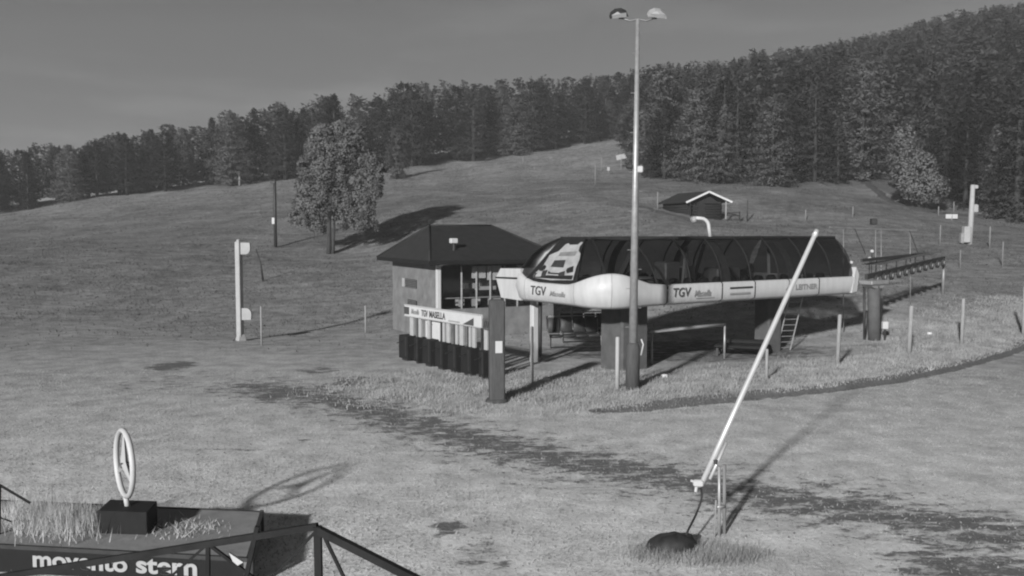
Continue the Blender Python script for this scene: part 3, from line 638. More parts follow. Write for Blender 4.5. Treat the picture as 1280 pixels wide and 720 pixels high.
front_text('Masella', .47, .16, 3.27, .22, M['greyink'], bold=.01, shear=.4)
# car picture printed on the windscreen: outline pixels -> position on the flat pane
pane_px = np.array([(649, 351), (708, 360), (728, 302), (686, 296)], float)
def pane_pt(px, py, lift):
    a_, b2 = .5, .5
    for _ in range(30):
        q = (1 - a_) * (1 - b2) * pane_px[0] + a_ * (1 - b2) * pane_px[1] + a_ * b2 * pane_px[2] + (1 - a_) * b2 * pane_px[3]
        da = (1 - b2) * (pane_px[1] - pane_px[0]) + b2 * (pane_px[2] - pane_px[3]); db = (1 - a_) * (pane_px[3] - pane_px[0]) + a_ * (pane_px[2] - pane_px[1])
        dx = np.linalg.solve(np.stack([da, db], 1), np.array([px, py]) - q); a_ += dx[0]; b2 += dx[1]
    a_ = min(max(a_, .01), .99); b2 = min(max(b2, .01), .99)
    s = 3 - a_; nn = np.cross(glass_pt(2.2, .1) - glass_pt(2.8, .1), glass_pt(2.5, .9) - glass_pt(2.5, .1)); nn /= np.linalg.norm(nn)
    if nn[1] > 0: nn = -nn
    return (1 - b2) * glass_pt(s, 0) + b2 * glass_pt(s, 1) + nn * lift
def decal(name, pts, m, lift):
    me_ = MB(); v = [pane_pt(640 + (400 + (x - 400) * .86) / 8, 290 + (305 + (y - 305) * .86) / 8, lift) for x, y in pts]; me_.add(v, [tuple(range(len(v)))]); me_.build(name, m, front_panel)
decal('car_print', [(92, 488), (100, 450), (200, 335), (255, 215), (370, 170), (455, 95), (500, 85), (520, 108), (640, 120), (690, 95), (722, 104), (668, 150), (650, 200), (682, 262), (600, 400), (543, 548), (300, 520)], M['decal'], .03)
decal('car_print_window', [(335, 283), (478, 292), (450, 382), (292, 358)], M['decal_grey'], .045)
decal('car_print_bonnet', [(400, 190), (630, 205), (600, 255), (380, 235)], M['plaster'], .045)
decal('car_print_light', [(165, 375), (215, 330), (240, 350), (225, 385), (180, 408), (150, 400)], M['black'], .045)
decal('car_print_light', [(500, 395), (575, 375), (560, 450), (490, 455), (480, 420)], M['black'], .045)
decal('car_print_grille', [(270, 405), (300, 430), (410, 445), (420, 465), (262, 440)], M['black'], .045)
decal('car_print_bumper', [(110, 435), (185, 440), (250, 455), (400, 475), (470, 475), (555, 492), (535, 540), (95, 488)], M['black'], .038)
decal('car_print_tow_plate', [(200, 400), (262, 395), (235, 475), (185, 470)], M['decal_grey'], .055)
decal('car_print_tow_plate', [(400, 440), (470, 425), (455, 500), (385, 490)], M['decal_grey'], .055)

# chairs parked under the station
def chair(label, c, ax, mt):
    e = thing('lift_chair', label, 'lift chair', c, 'lift chairs under the station'); x, yv = ax
    Wd = 2.5
    for i in range(4):
        o_ = c + x * ((i - 1.5) * Wd / 4)
        MB().box(o_ + ZA * 1.05, (Wd / 4 - .05, .5, .13), (x, yv, ZA), .04).build('seat', M['dark'], e, True)
        up = (ZA + yv * .2) / 1.02; MB().box(o_ + yv * .30 + ZA * 1.52, (Wd / 4 - .05, .10, .72), (x, np.cross(up, x), up), .04).build('backrest', M['dark'], e, True)
    MB().tube([c + x * Wd / 2 - yv * .3 + ZA * .55, c - x * Wd / 2 - yv * .3 + ZA * .55], .035, 8).build('footrest', M['black'], e)
    fr = MB()
    for s in (-1, 1): fr.tube([c + x * s * Wd / 2 - yv * .3 + ZA * .55, c + x * s * Wd / 2 - yv * .28 + ZA * 1.0, c + x * s * Wd / 2 + yv * .3 + ZA * 1.1, c + x * s * Wd / 2 + yv * .42 + ZA * 1.95], .03, 6)
    fr.tube([c - x * Wd / 2 + yv * .42 + ZA * 1.95, c + x * Wd / 2 + yv * .42 + ZA * 1.95], .03, 6); fr.build('frame', M['lightgrey'], e, True)
    MB().tube([c + yv * .42 + ZA * 1.9, c + yv * .55 + ZA * 2.4, c + ZA * 3.0], .05, 8).build('hanger', M['grey'], e, True)
q = P(718, 438, 41.5); chair('grey four-seat chair hanging beneath the windscreen end of the station', np.array([q[0], q[1], 0.05]), (np.array([.97, .22, 0]), np.array([-.22, .97, 0])), 'grey')
q = P(732, 425, 43.6); chair('second four-seat chair half hidden behind the first one', np.array([q[0], q[1], 0.05]), (np.array([.97, .22, 0]), np.array([-.22, .97, 0])), 'dark')
# barrier rail, loading board, ladder
ra, rb = P(812, 414, 39.5), P(906, 405.5, 41.5); e = thing('barrier_rail', 'pale barrier rail on two posts beneath the fascia', 'barrier', (ra[0], ra[1], 0))
MB().tube([ra, rb], .09, 10).build('rail', M['offwhite'], e, True)
for q in (ra + (rb - ra) * .03, rb): MB().tube([(q[0], q[1], -.1), q], .05, 8).build('post', M['lightgrey'], e, True)
q = P(927, 440, 42.5); e = thing('loading_board', 'black rubber loading board on short feet beneath the station', 'platform', (q[0], q[1], 0))
bx = np.array([.93, -.36, 0]); by = np.array([.36, .93, 0])
MB().box((q[0], q[1], .48), (2.5, 1.3, .16), (bx, by, ZA), .05).build('deck', M['black'], e); MB().box(np.array([q[0], q[1], .66]) + bx * .2 + by * .35, (2.0, .5, .2), (bx, by, ZA), .05).build('roller_cover', M['black'], e)
for sx in (-1, 1):
    for sy in (-1, 1): MB().box(np.array([q[0], q[1], .17]) + bx * sx * 1.1 + by * sy * .5, (.1, .1, .5), (bx, by, ZA)).build('foot', M['dark'], e)
la, lb = P(979, 441, 44.2), P(995, 372, 44.2); la[2] = .0; wv = np.array([.45, .1, 0]); e = thing('ladder', 'steel ladder leaning up to the station floor', 'ladder', la)
for s in (-1, 1): MB().bar(la + wv * s / 2 * 1.6, lb + wv * s / 2 * 1.6, .05).build('stile', M['lightgrey'], e)
for i in range(9): t = (i + .6) / 9.4; q = la + (lb - la) * t; MB().bar(q - wv * .8, q + wv * .8, .035).build('rung', M['grey'], e)

# round pier and sheave train beyond the station
pb = P(1093, 430, 46.3); pb[2] = tz(pb[0], pb[1]) - .2; pt_ = P(1092, 357, 46.3)
e = thing('line_pier', 'round concrete pier with a flared head carrying the sheave train', 'pier', pb)
MB().tube([pb, pt_], .31, 16).build('column', M['concrete'], e, True)
hd = MB(); hd.box(pt_ + ZA * .18, (1.45, .8, .22), (UA, VA, ZA), .03); hd.prism([pt_ - UA * .34 - VA * .3 - ZA * .12, pt_ + UA * .34 - VA * .3 - ZA * .12, pt_ + UA * .7 - VA * .3 + ZA * .08, pt_ - UA * .7 - VA * .3 + ZA * .08], VA * .6); hd.build('head', M['lightgrey'], e)
MB().tube([pb + np.array([-.45, .2, 0]), pt_ + np.array([-.42, .2, .1])], .07, 8).build('cable_duct', M['dark'], e, True)
MB().box(pb + np.array([.45, -.2, 1.0]), (.3, .25, .4), None, .03).build('junction_box', M['white'], e); MB().tube([pb + np.array([.45, -.2, 0]), pb + np.array([.45, -.2, .82])], .06, 6).build('junction_post', M['dark'], e)
ta, tb = P(1088, 345, 46.6), P(1180, 323, 56.0)
e = thing('sheave_train', 'row of dark sheave wheels on a beam running uphill from the pier', 'sheave train', ta - ZA * .2)
dv = (tb - ta) / np.linalg.norm(tb - ta); sv = np.cross(dv, ZA); sv /= np.linalg.norm(sv)
MB().bar(ta - dv * .6, tb, .16, .26).build('beam', M['dark'], e); MB().bar(ta + ZA * .95 - dv * 1.6 + sv * .1, ta + (tb - ta) * .72 + ZA * .55 + sv * .1, .1, .16).build('walkway_edge', M['dark'], e)
wk = MB(); 
for i in range(22): q = ta + (tb - ta) * (i / 21 * .72) + ZA * .62; wk.bar(q - sv * .5, q + sv * .6, .03, .05)
wk.build('walkway_grating', M['dark'], e)
for i in range(11):
    q = ta + (tb - ta) * (i + .5) / 11 - ZA * .22 + sv * .12; wl = MB(); wl.tube([q - sv * .07, q + sv * .07], .24, 14); s_ = wl.build('sheave_wheel', M['rubber'], e, True)
    MB().tube([q + sv * .075, q + sv * .1], .13, 10).build('hub', M['lightgrey'], s_, True)
for i in range(6): q = ta + (tb - ta) * (i + .5) / 8; MB().bar(q + ZA * .05, q + ZA * .75, .05).build('bracket', M['dark'], e)
for px, py in ((1090, 314), (1087, 323), (1064, 328)): 
    q = P(px, py, 47.2); MB().box(q, (.17, .17, .17), None, .04).build('marker_lamp', M['white'], e); MB().tube([q, (q[0], q[1], ta[2] + .1)], .025, 6).build('lamp_stem', M['dark'], e)
MB().tube([tb, (tb[0], tb[1], tz(tb[0], tb[1]) - .2)], .1, 8).build('end_post', M['grey'], e, True)
# overhead maintenance gantry
ga, gb = P(1037, 284, 47.5), P(1146, 288, 52); e = thing('maintenance_gantry', 'thin dark maintenance gantry above the sheave train', 'gantry', (ga[0], ga[1], tz(ga[0], ga[1])))
MB().bar(ga, gb, .06, .09).build('cross_beam', M['grey'], e); MB().box(P(1092, 277, 49.7), (.32, .32, .35), None, .03).build('motor_box', M['dark'], e)
for px in (1053, 1092, 1099, 1137):
    t = (px - 1037) / 109; q = ga + (gb - ga) * t; MB().tube([(q[0] + .15, q[1], tz(q[0], q[1]) - .2), q], .03, 6).build('upright', M['grey'], e, True)
for p0, p1 in ((1066, 1082), (1136, 1148)):
    t = (p0 - 1037) / 109; q = ga + (gb - ga) * min(1, t); r = P(p1, 318, q[1]); MB().bar(q, r, .04).build('diagonal', M['dark'], e)

# ------------------------------------------------------------------ control house
HC0 = np.array([-4.05, 48.0, 0]); LV = np.array([-.44, .9, 0]); LV /= np.linalg.norm(LV); RV = np.array([LV[1], -LV[0], 0])
hu = thing('control_house', 'grey rendered control house with dark hipped roof and glazed front behind the gates', 'building', HC0)
def B(l, r, z): return HC0 + LV * l + RV * r + ZA * z
EZ = 4.35; LL, RL = 7.8, 7.2
MB().prism([B(0, 0, -.2), B(LL, 0, -.2), B(LL, 0, EZ), B(0, 0, EZ)], RV * .25).build('side_wall', M['plaster'], hu)
MB().prism([B(LL, .25, -.2), B(LL, RL, -.2), B(LL, RL, EZ), B(LL, .25, EZ)], -LV * .25).build('back_wall', M['cabin_w'], hu)
MB().prism([B(.0, RL, -.2), B(LL, RL, -.2), B(LL, RL, EZ), B(.0, RL, EZ)], -RV * .25).build('side_wall', M['plaster'], hu)
MB().prism([B(0, .25, -.2), B(0, RL - .25, -.2), B(0, RL - .25, 1.75), B(0, .25, 1.75)], LV * .25).build('front_wall', M['plaster'], hu)
MB().prism([B(0, .25, 4.12), B(0, RL - .25, 4.12), B(0, RL - .25, EZ), B(0, .25, EZ)], LV * .25).build('lintel', M['dark'], hu)
cols = [.25, 1.45, 2.35, 3.2, 4.1, 4.9, 5.8, RL - .25]
for a in cols[1:-1]: MB().bar(B(.12, a, 1.75), B(.12, a, 4.12), .09).build('mullion', M['grey'], hu)
for z in (2.35,): MB().bar(B(.12, .25, z), B(.12, RL - .25, z), .06).build('transom', M['grey'], hu)
for a, b in zip(cols[:-1], cols[1:]):
    for z0, z1 in ((1.77, 2.32), (2.38, 4.10)):
        MB().add([B(.1, a + .05, z0), B(.1, b - .05, z0), B(.1, b - .05, z1), B(.1, a + .05, z1)], [(0, 1, 2, 3)]).build('pane', M['pane'], hu)
for a0, a1, z0, z1 in ((2.1, 2.95, 3.42, 4.1), (3.05, 3.95, 3.30, 4.1), (4.95, 5.75, 3.35, 4.1), (5.85, 6.6, 3.3, 4.1)): MB().box(B(.2, (a0 + a1) / 2, (z0 + z1) / 2), (a1 - a0, .03, z1 - z0), (RV, LV, ZA)).build('roller_blind', M['cabin_w'], hu)
for a0, a1, z0, z1 in ((2.15, 2.6, 2.85, 3.15), (2.3, 3.6, 2.75, 2.95), (1.3, 1.6, 1.85, 2.3), (2.1, 2.45, 1.85, 2.25), (3.1, 3.9, 1.9, 2.3)): MB().box(B(.22, (a0 + a1) / 2, (z0 + z1) / 2), (a1 - a0, .02, z1 - z0), (RV, LV, ZA)).build('notice_sheet', M['offwhite'], hu)
if True: pass; MB().box(B(1.2, 4.2, 2.2), (3.2, .8, .8), (RV, LV, ZA)).build('control_desk', M['black'], hu)
for a, z, sx, sz in ((2.2, 2.95, .7, .35), (3.4, 3.1, 1.0, .5), (4.6, 2.9, .6, .5)): MB().box(B(.9, a, z), (sx, .3, sz), (RV, LV, ZA), .02).build('monitor', M['dark'], hu)
for a in (1.6, 2.6, 3.8): MB().box(B(.8, a, 2.05), (.5, .2, .35), (RV, LV, ZA)).build('desk_item', M['white'], hu)
MB().box(B(4, 3.5, 1.70), (6.6, 7, .1), (RV, LV, ZA)).build('floor_slab', M['dark'], hu)
# hipped roof, four faces with thickness
ov = .75; c_ = [B(-ov, -ov, EZ), B(LL + ov, -ov, EZ), B(LL + ov, RL + ov, EZ), B(-ov, RL + ov, EZ)]; E1, E2 = B(LL / 2, 1.0, 6.30), B(LL / 2, RL - 2.2, 6.30)
for poly in ([c_[0], E1, E2, c_[3]], [c_[1], c_[2], E2, E1], [c_[0], c_[1], E1], [c_[3], E2, c_[2]]):
    MB().prism(poly, ZA * .09).build('roof_face', M['roof'], hu)
for a, b in ((0, 1), (1, 2), (2, 3), (3, 0)): MB().bar(c_[a] + ZA * .0, c_[b] + ZA * .0, .06, .22).build('eaves_board', M['black'], hu)
rc = MB()
for a, b in ((E1, E2), (c_[0], E1), (c_[1], E1), (c_[3], E2), (c_[2], E2)): rc.tube([a + ZA * .09, b + ZA * .09], .07, 6)
rc.build('ridge_cap', M['roof'], hu, True)
q = P(567, 301, 49.0); MB().box(q + ZA * .0, (.42, .3, .28), (RV, LV, ZA), .03).build('roof_beacon', M['white'], hu); MB().bar(q - ZA * .55, q, .08).build('beacon_stem', M['dark'], hu)
MB().box(B(-.12, -.02, 2.1), (.24, .24, 4.2), (RV, LV, ZA), .02).build('corner_pipe', M['white'], hu)
MB().tube([B(-.14, -.06, 4.1), B(-.5, .1, 4.25), B(-.6, .6, 4.3)], .06, 8).build('gutter_bend', M['white'], hu, True)
wl_ = lambda px: (lambda f: f)(None)
def on_side(px, z):
    lo, hi = 0, LL
    for _ in range(40):
        mid = (lo + hi) / 2; q = B(mid, 0, z); lo, hi = (lo, mid) if 640 + q[0] / q[1] * F < px else (mid, hi)
    return lo
for p0, p1, z0, z1, m in ((507, 521, 2.72, 3.22, 'dark'), (510, 521, 1.55, 2.0, 'black')):
    la_, lb_ = on_side(p0, 3), on_side(p1, 3); wn = MB().box(B((la_ + lb_) / 2, -.02, (z0 + z1) / 2), (abs(la_ - lb_), .06, z1 - z0), (LV, RV, ZA)).build('vent_opening', M[m], hu)
    for i in range(5): MB().box(B((la_ + lb_) / 2, -.07, z0 + (i + .5) * (z1 - z0) / 5), (abs(la_ - lb_), .05, .03), (LV, RV, ZA)).build('louvre', M['grey'], wn)
la_, lb_ = on_side(503.5, 3), on_side(506.8, 3); MB().box(B((la_ + lb_) / 2, -.04, 2.97), (abs(la_ - lb_), .05, .5), (LV, RV, ZA)).build('vent_shutter', M['offwhite'], hu)

# ------------------------------------------------------------------ ski gates and their banner
g0 = np.array([-4.98, 41.0, 0]); g1 = np.array([-1.22, 35.7, 0]); gd = (g1 - g0) / np.linalg.norm(g1 - g0); gl = np.linalg.norm(g1 - g0); gnv = np.array([-gd[1], gd[0], 0]); gnv = gnv if gnv[1] < 0 else -gnv
def GA(t, o, z):
    q = g0 + (g1 - g0) * t + gnv * o; return np.array([q[0], q[1], z])
def gt(px):
    lo, hi = -.3, 1.3
    for _ in range(40):
        mid = (lo + hi) / 2; q = GA(mid, 0, 1); lo, hi = (mid, hi) if 640 + q[0] / q[1] * F < px else (lo, mid)
    return lo
bn = thing('gate_banner', 'long white banner board on grey posts above the ski gates', 'banner', GA(0, 0, 0))
bd = MB().box(GA(.5, 0, 2.36), (gl, .12, .56), (gd, gnv, ZA), .02).build('board', M['white'], bn)
for a, b, z in ((.0, 1, 2.615), (.0, 1, 2.105)): MB().box(GA(.5, .075, z), (gl, .02, .035), (gd, gnv, ZA)).build('board_trim', M['offwhite'], bd)
t0, t1 = gt(506.5), gt(512.5); MB().box(GA((t0 + t1) / 2, .072, 2.36), ((t1 - t0) * gl, .01, .34), (gd, gnv, ZA)).build('dark_square', M['ink'], bd)
def ban(txt, p0, p1, z, h, m, **k): a, b = gt(p0), gt(p1); lettering(txt, GA(a, .07, z), gd, ZA, h, (b - a) * gl, m, bd, **k)
ban('Masella', 515, 525, 2.24, .24, M['greyink'], shear=.4, bold=.01); ban('TGV', 528, 536, 2.2, .30, M['ink'], bold=.02); ban('MASELLA', 538, 558, 2.2, .30, M['ink'], bold=.02)
t0, t1 = gt(562), gt(576); MB().box(GA((t0 + t1) / 2, .072, 2.19), ((t1 - t0) * gl, .01, .05), (gd, gnv, ZA)).build('text_line', M['greyink'], bd)
a, b = gt(580), gt(593.5); MB().prism([GA(a, .068, 2.14), GA(b, .068, 2.14), GA(b, .068, 2.46)], gnv * .01).build('dark_arrow', M['ink'], bd)
for px in (518.5, 549, 566, 583, 600):
    t = gt(px); MB().box(GA(t, -.12, 1.05), (.12, .1, 2.3), (gd, gnv, ZA)).build('post', M['concrete'] if px == 518.5 else M['dark'], bn)
a, b = gt(527), gt(546); MB().box(GA((a + b) / 2, -.2, 1.66), ((b - a) * gl, .04, .86), (gd, gnv, ZA)).build('notice_panel', M['white'], bn)
MB().box(GA(a + .06, -.172, 1.86), (.5, .01, .07), (gd, gnv, ZA)).build('text_line', M['greyink'], bn)
MB().box(GA(gt(611), .1, 2.3), (.5, .1, .42), (gd, gnv, ZA)).build('end_board', M['concrete'], bn)
for k in range(3): q = GA(gt(609 + 2.2 * k), .16, 2.16); MB().bar(q, q + gd * .08 + ZA * .28, .02, .03).build('end_board_stripe', M['black'], bn)
descr = ['outermost black ski gate below the banner emblem', 'narrow black ski gate beside the grey banner post', 'black ski gate below the white notice panel', 'black ski gate just past the notice panel', 'black ski gate below the blank part of the banner', 'black ski gate below the banner arrow', 'last black ski gate next to the thick pillar']
for i, (p0, p1, top, bot, c0_, c1_) in enumerate([(501, 516, 418, 451, 511, 516), (521, 528, 418, 452, 522, 525.5), (531, 545, 424, 457, 533, 536), (547, 560, 428, 462, 552, 562), (563, 577, 431, 467, 568, 579), (579, 596, 434, 471, 585, 594), (603, 611, 440, 476, 604, 609)]):
    a, b = gt(p0), gt(p1); mid = (a + b) / 2; wd = (b - a) * gl * .74; base = GA(mid, .0, 0); e = thing('ski_gate', descr[i], 'turnstile', base, 'ski gates in a row'); zc = 1.22; z0_ = .12
    # rounded cabinet
    out_ = []
    for ux, uz in [(-.5, 0), (.5, 0), (.5, .93), (.42, 1), (-.3, 1), (-.44, .97), (-.5, .9)]: out_.append(GA(mid, -.22, z0_ + uz * (zc - z0_)) + gd * ux * wd)
    MB().prism(out_, gnv * .44).build('cabinet', M['black'], e)
    MB().box(GA(mid, 0, .05), (wd * .6, .3, .2), (gd, gnv, ZA)).build('foot', M['dark'], e)
    MB().box(GA(mid, .23, .7) + gd * wd * .3, (.05, .03, .9), (gd, gnv, ZA)).build('edge_strip', M['dark'], e)
    ca, cb = gt(c0_), gt(c1_); cw = (cb - ca) * gl
    if cw > .5:
        for f_, ww in ((.16, .24), (.72, .38)): MB().box(GA(ca, -.05, 1.66) + gd * cw * f_, (cw * ww, .1, .9), (gd, gnv, ZA), .01).build('reader_column', M['offwhite'], e)
    else: MB().box(GA((ca + cb) / 2, -.05, 1.66), (cw * .8, .1, .9), (gd, gnv, ZA), .01).build('reader_column', M['offwhite'], e)
    MB().tube([GA(mid, .22, .95), GA(mid, .62, .88) + gd * .12], .022, 6).build('turn_arm', M['dark'], e)

# ------------------------------------------------------------------ thick pillar, lamp mast
q = G(621, 502); e = thing('thick_pillar', 'thick grey pillar with a white notice standing by the ski gates', 'pillar', q)
MB().box(q + ZA * 1.75, (.54, .5, 3.75), (np.array([.98, .15, 0]), np.array([-.15, .98, 0]), ZA), .05).build('shaft', M['pillar'], e)
MB().tube([q - ZA * .1, q + ZA * .12], [.46, .36], 12).build('footing', M['soil'], e, True)
nb_ = MB().box(q + np.array([.06 + .02, -.285, 1.98]), (.25, .02, .42), (np.array([.98, .15, 0]), np.array([-.15, .98, 0]), ZA)).build('notice', M['white'], e)
mq = G(790.5, 487); e = thing('lamp_mast', 'tall slim lamp mast with two floodlights on a cross arm', 'lamp mast', mq)
mt = P(795.5, 24, mq[1]); ms = P(791.3, 428, mq[1]); mtop = np.array([mq[0] + .08, mq[1], mt[2]]); mslv = np.array([mq[0] + .01, mq[1], ms[2]])
MB().tube([mq - ZA * .2, mslv - ZA * .15, mslv], [.27, .25, .18], 14).build('sleeve', M['pillar'], e, True)
MB().tube([mslv - ZA * .1, mtop], [.165, .07], 12).build('mast', M['lightgrey'], e, True)
for i in range(16):
    t = (i + .8) / 16.5; q = mslv + (mtop - mslv) * t; r = .165 - .095 * t; sd = 1 if i % 2 else -1
    MB().tube([q + np.array([sd * r * .8, 0, 0]), q + np.array([sd * (r + .13), 0, 0])], .014, 5).build('step_peg', M['grey'], e)
arm = MB(); arm.tube([mtop + np.array([-.62, 0, .05]), mtop + np.array([-.3, 0, -.06]), mtop, mtop + np.array([.3, 0, -.06]), mtop + np.array([.62, 0, .05])], .035, 8); arm.build('cross_arm', M['grey'], e, True)
for sd, mm in ((-1, 'dark'), (1, 'lamp')):
    c = mtop + np.array([sd * .70, -.05, .2]); x = np.array([1, 0, .12 * -sd]); x /= np.linalg.norm(x); d = np.array([0, -.85, -.5]); d /= np.linalg.norm(d); u = np.cross(x, d) * 1.0; u = u if u[2] > 0 else -u
    pr = [c + x * a + u * b for a, b in ((-.34, -.12), (.34, -.12), (.28, .02), (.10, .12), (-.12, .12), (-.28, .02))]
    fl = MB().prism([p_ - d * .2 for p_ in pr], d * .34).build('floodlight', M[mm], e)
    MB().box(c + d * .15 - u * .04, (.52, .02, .15), (x, d, u)).build('lens', M['lampglass'], fl); MB().bar(c - u * .2, mtop + np.array([sd * .6, 0, .04]), .05).build('yoke', M['grey'], fl)
    MB().prism([c + x * a + u * b + d * .15 for a, b in ((-.28, .0), (-.05, .11), (.06, .02))], d * .02).build('reflector', M['white'], fl)
q = P(798.5, 212, mq[1]); MB().box(q + np.array([.03, -.1, 0]), (.2, .25, .24), None, .03).build('mast_speaker', M['white'], e); q = P(788, 208, mq[1]); MB().box(q + np.array([-.05, -.05, 0]), (.22, .22, .16), None, .03).build('mast_speaker', M['dark'], e)
q = mq + np.array([.28, -.2, 1.5]); MB().tube([q + ZA * .4, q + np.array([.08, 0, .2]), q - ZA * .2], .03, 6).build('cable_hook', M['white'], e, True)

# ------------------------------------------------------------------ posts
def post(px, top, bot, wpx, m, label, name='fence_post', lean=0.0, group='fence posts'):
    b = G(px, bot); k = b[1] / F; t = P(px, top, b[1]); o_ = MB(); r = wpx * k / 2; h = t[2] - b[2]
    o_.tube([b - ZA * .25, b + np.array([lean * h * .5, 0, h * .5]), b + np.array([lean * h, 0, h - .03]), b + np.array([lean * h, 0, h])], [r * 1.05, r, r * .95, r * .6], 9)
    ob = o_.build(name, m, None, True, loc=b); return tag(ob, label, 'post', group)
PW = M['palewood']
ps = post(665, 408, 480, 4.2, M['offwhite'], 'pale post with a dark upper length in front of the white station support')
post(771.5, 421, 488, 5.5, M['offwhite'], 'stout white-painted post beside the lamp mast')
post(958, 436, 476, 4, PW, 'short pale post showing behind the leaning snow lance')
post(1046.5, 393, 457, 5, PW, 'pale fence post standing between the ladder and the round pier', lean=.03)
post(1136, 382, 442, 5.5, PW, 'thick pale fence post just past the round pier', lean=.03)
post(1202, 373, 431, 4.5, PW, 'slim pale fence post with a knob on the bank', lean=.01)
post(1279, 358, 420, 4, PW, 'fence post farthest along the bank from the station')
post(327, 383, 432, 2.2, PW, 'thin stake beside the white tower with two brackets')
post(457, 382, 416, 2, PW, 'thin stake in the meadow near the control house')
for i, (px, t, b, wd) in enumerate([(1007, 262, 276, 2), (1066, 258, 272, 2), (1175, 281, 306, 2.2), (1237, 283, 309, 2.4), (1253, 302, 333, 2.2), (1200, 312, 336, 2), (822, 240, 262, 2.4), (934, 250, 277, 2), (744, 205, 232, 1.8), (752, 196, 214, 1.6), (654, 195, 205, 1.8), (1173, 258, 270, 2), (1192, 252, 266, 2)]):
    post(px, t, b, wd * .75, M['wood'] if i not in (7,) else M['dark'], 'thin boundary stake on the upper meadow', 'boundary_stake', group='stakes on the upper meadow')
e = post(344.5, 224, 309, 4, M['dark'], 'dark pole with a white tag on the meadow beside the round tree', 'meadow_pole', group=None); WORLD[e] = np.array(e.location)
q = P(342, 276, e.location[1]); MB().box(q + np.array([0, -.18, 0]), (.28, .05, .68), None).build('tag_plate', M['white'], e)
q = P(344.5, 228, e.location[1]); MB().box(q + np.array([-.25, -.1, 0]), (.5, .3, .3), None, .03).build('cross_piece', M['dark'], e)
a, b = G(329, 352), G(320, 335); s_ = MB(); t = P(320, 311, a[1] + .3); s_.tube([a - ZA * .1, (a + t) / 2 + np.array([.1, 0, 0]), t], [.10, .08, .04], 7); o_ = s_.build('dead_stick', M['dark'], None, True, loc=a); tag(o_, 'dark crooked dead stick leaning beside the white tower', 'stick')
post(299.5, 215, 232, 2.4, M['palewood'], 'pale bare snag gleaming in the wood edge', 'bare_snag', group=None)['category'] = 'tree'

# ------------------------------------------------------------------ snow towers
q = G(301, 426); k = q[1] / F; e = thing('snow_tower', 'white square tower with two rounded side brackets on the lower meadow', 'snow tower', q); top = P(300, 303, q[1]); hgt = top[2] - q[2]
ax_ = (np.array([.9, -.43, 0]), np.array([.43, .9, 0]), ZA)
MB().box(q + np.array([-.02, 0, hgt / 2]), (.32, .32, hgt + .1), ax_, .03).build('mast', M['offwhite'], e)
MB().tube([q - ZA * .05, q + ZA * .35], [.33, .2], 4).build('base_flange', M['offwhite'], e)
MB().box(q + np.array([-.02, 0, hgt + .05]), (.2, .2, .25), ax_, .04).build('cap', M['offwhite'], e)
for zc, fl in ((P(0, 310.5, q[1])[2], 1), (P(0, 392.5, q[1])[2], -1)):
    pts = [(.1, -.34), (.1, .34)] + [(.45 + .2 * math.sin(a), .34 * math.cos(a) if (math.cos(a) * fl > 0) == False else fl * .30 * 1.0) for a in lin(.1, 3.0, 7)]
    pts = [(.08, fl * .33), (.62, fl * .31), (.64, 0)] + [(.36 + .28 * math.cos(a), -fl * (.02 + .31 * math.sin(a))) for a in lin(.25, 1.57, 5)] + [(.08, -fl * .33)]
    MB().prism([np.array([q[0] + x_, q[1] - .1, zc + z_]) for x_, z_ in pts], np.array([0, .2, 0])).build('side_bracket', M['offwhite'], e)
q = G(1212, 306); e = thing('snow_tower', 'white snow-gun tower with a cabinet at its foot below the dark wood', 'snow tower', q); top = P(1214, 231, q[1]); hgt = top[2] - q[2]; lean = np.array([.12, 0, 0])
MB().tube([q - ZA * .2, q + lean * .5 + ZA * hgt * .5, q + lean + ZA * hgt], [.26, .24, .2], 8).build('mast', M['offwhite'], e, True)
MB().box(q + lean + np.array([.25, 0, hgt - .2]), (.45, .3, .35), None, .06).build('top_bracket', M['offwhite'], e); MB().box(q + lean * .5 + np.array([.38, -.05, hgt * .6]), (.42, .4, .8), None, .1).build('gun_body', M['offwhite'], e)
MB().box(q + np.array([-.45, -.2, .9]), (.6, .6, 1.5), None, .06).build('cabinet', M['offwhite'], e); MB().box(q + np.array([-.75, -.1, .55]), (.4, .5, 1.0), None, .08).build('valve_box', M['lightgrey'], e)
q = G(1190, 276); e = thing('white_sign', 'small bright white sign on a stake below the hill track', 'sign', q); c = P(1189.5, 270.5, q[1]); MB().box(c, (1.35, .06, .5), None).build('board', M['white'], e); MB().tube([q - ZA * .2, c], .05, 6).build('stake', M['palewood'], e)
MB().box(c + np.array([.06, -.04, 0]), (.05, .02, .44), None).build('board_joint', M['greyink'], e)
q = G(776, 212); e = thing('white_sign', 'tilted white board on a pole high on the meadow behind the mast', 'sign', q); c = P(776.5, 196, q[1]); dx = np.array([1, 0, .22]) / 1.024
MB().box(c, (1.75, .08, .85), (dx, np.array([0, 1., 0]), np.cross(dx, (0, 1, 0)))).build('board', M['offwhite'], e); MB().tube([q - ZA * .2, c], .06, 6).build('pole', M['grey'], e)
q = G(761, 218); e = thing('white_marker', 'tiny white marker on a stake beside the tilted board', 'marker', q); c = P(760.5, 211, q[1]); MB().box(c, (.42, .08, .6), None).build('plate', M['offwhite'], e); MB().tube([q - ZA * .2, c], .04, 6).build('stake', M['grey'], e)
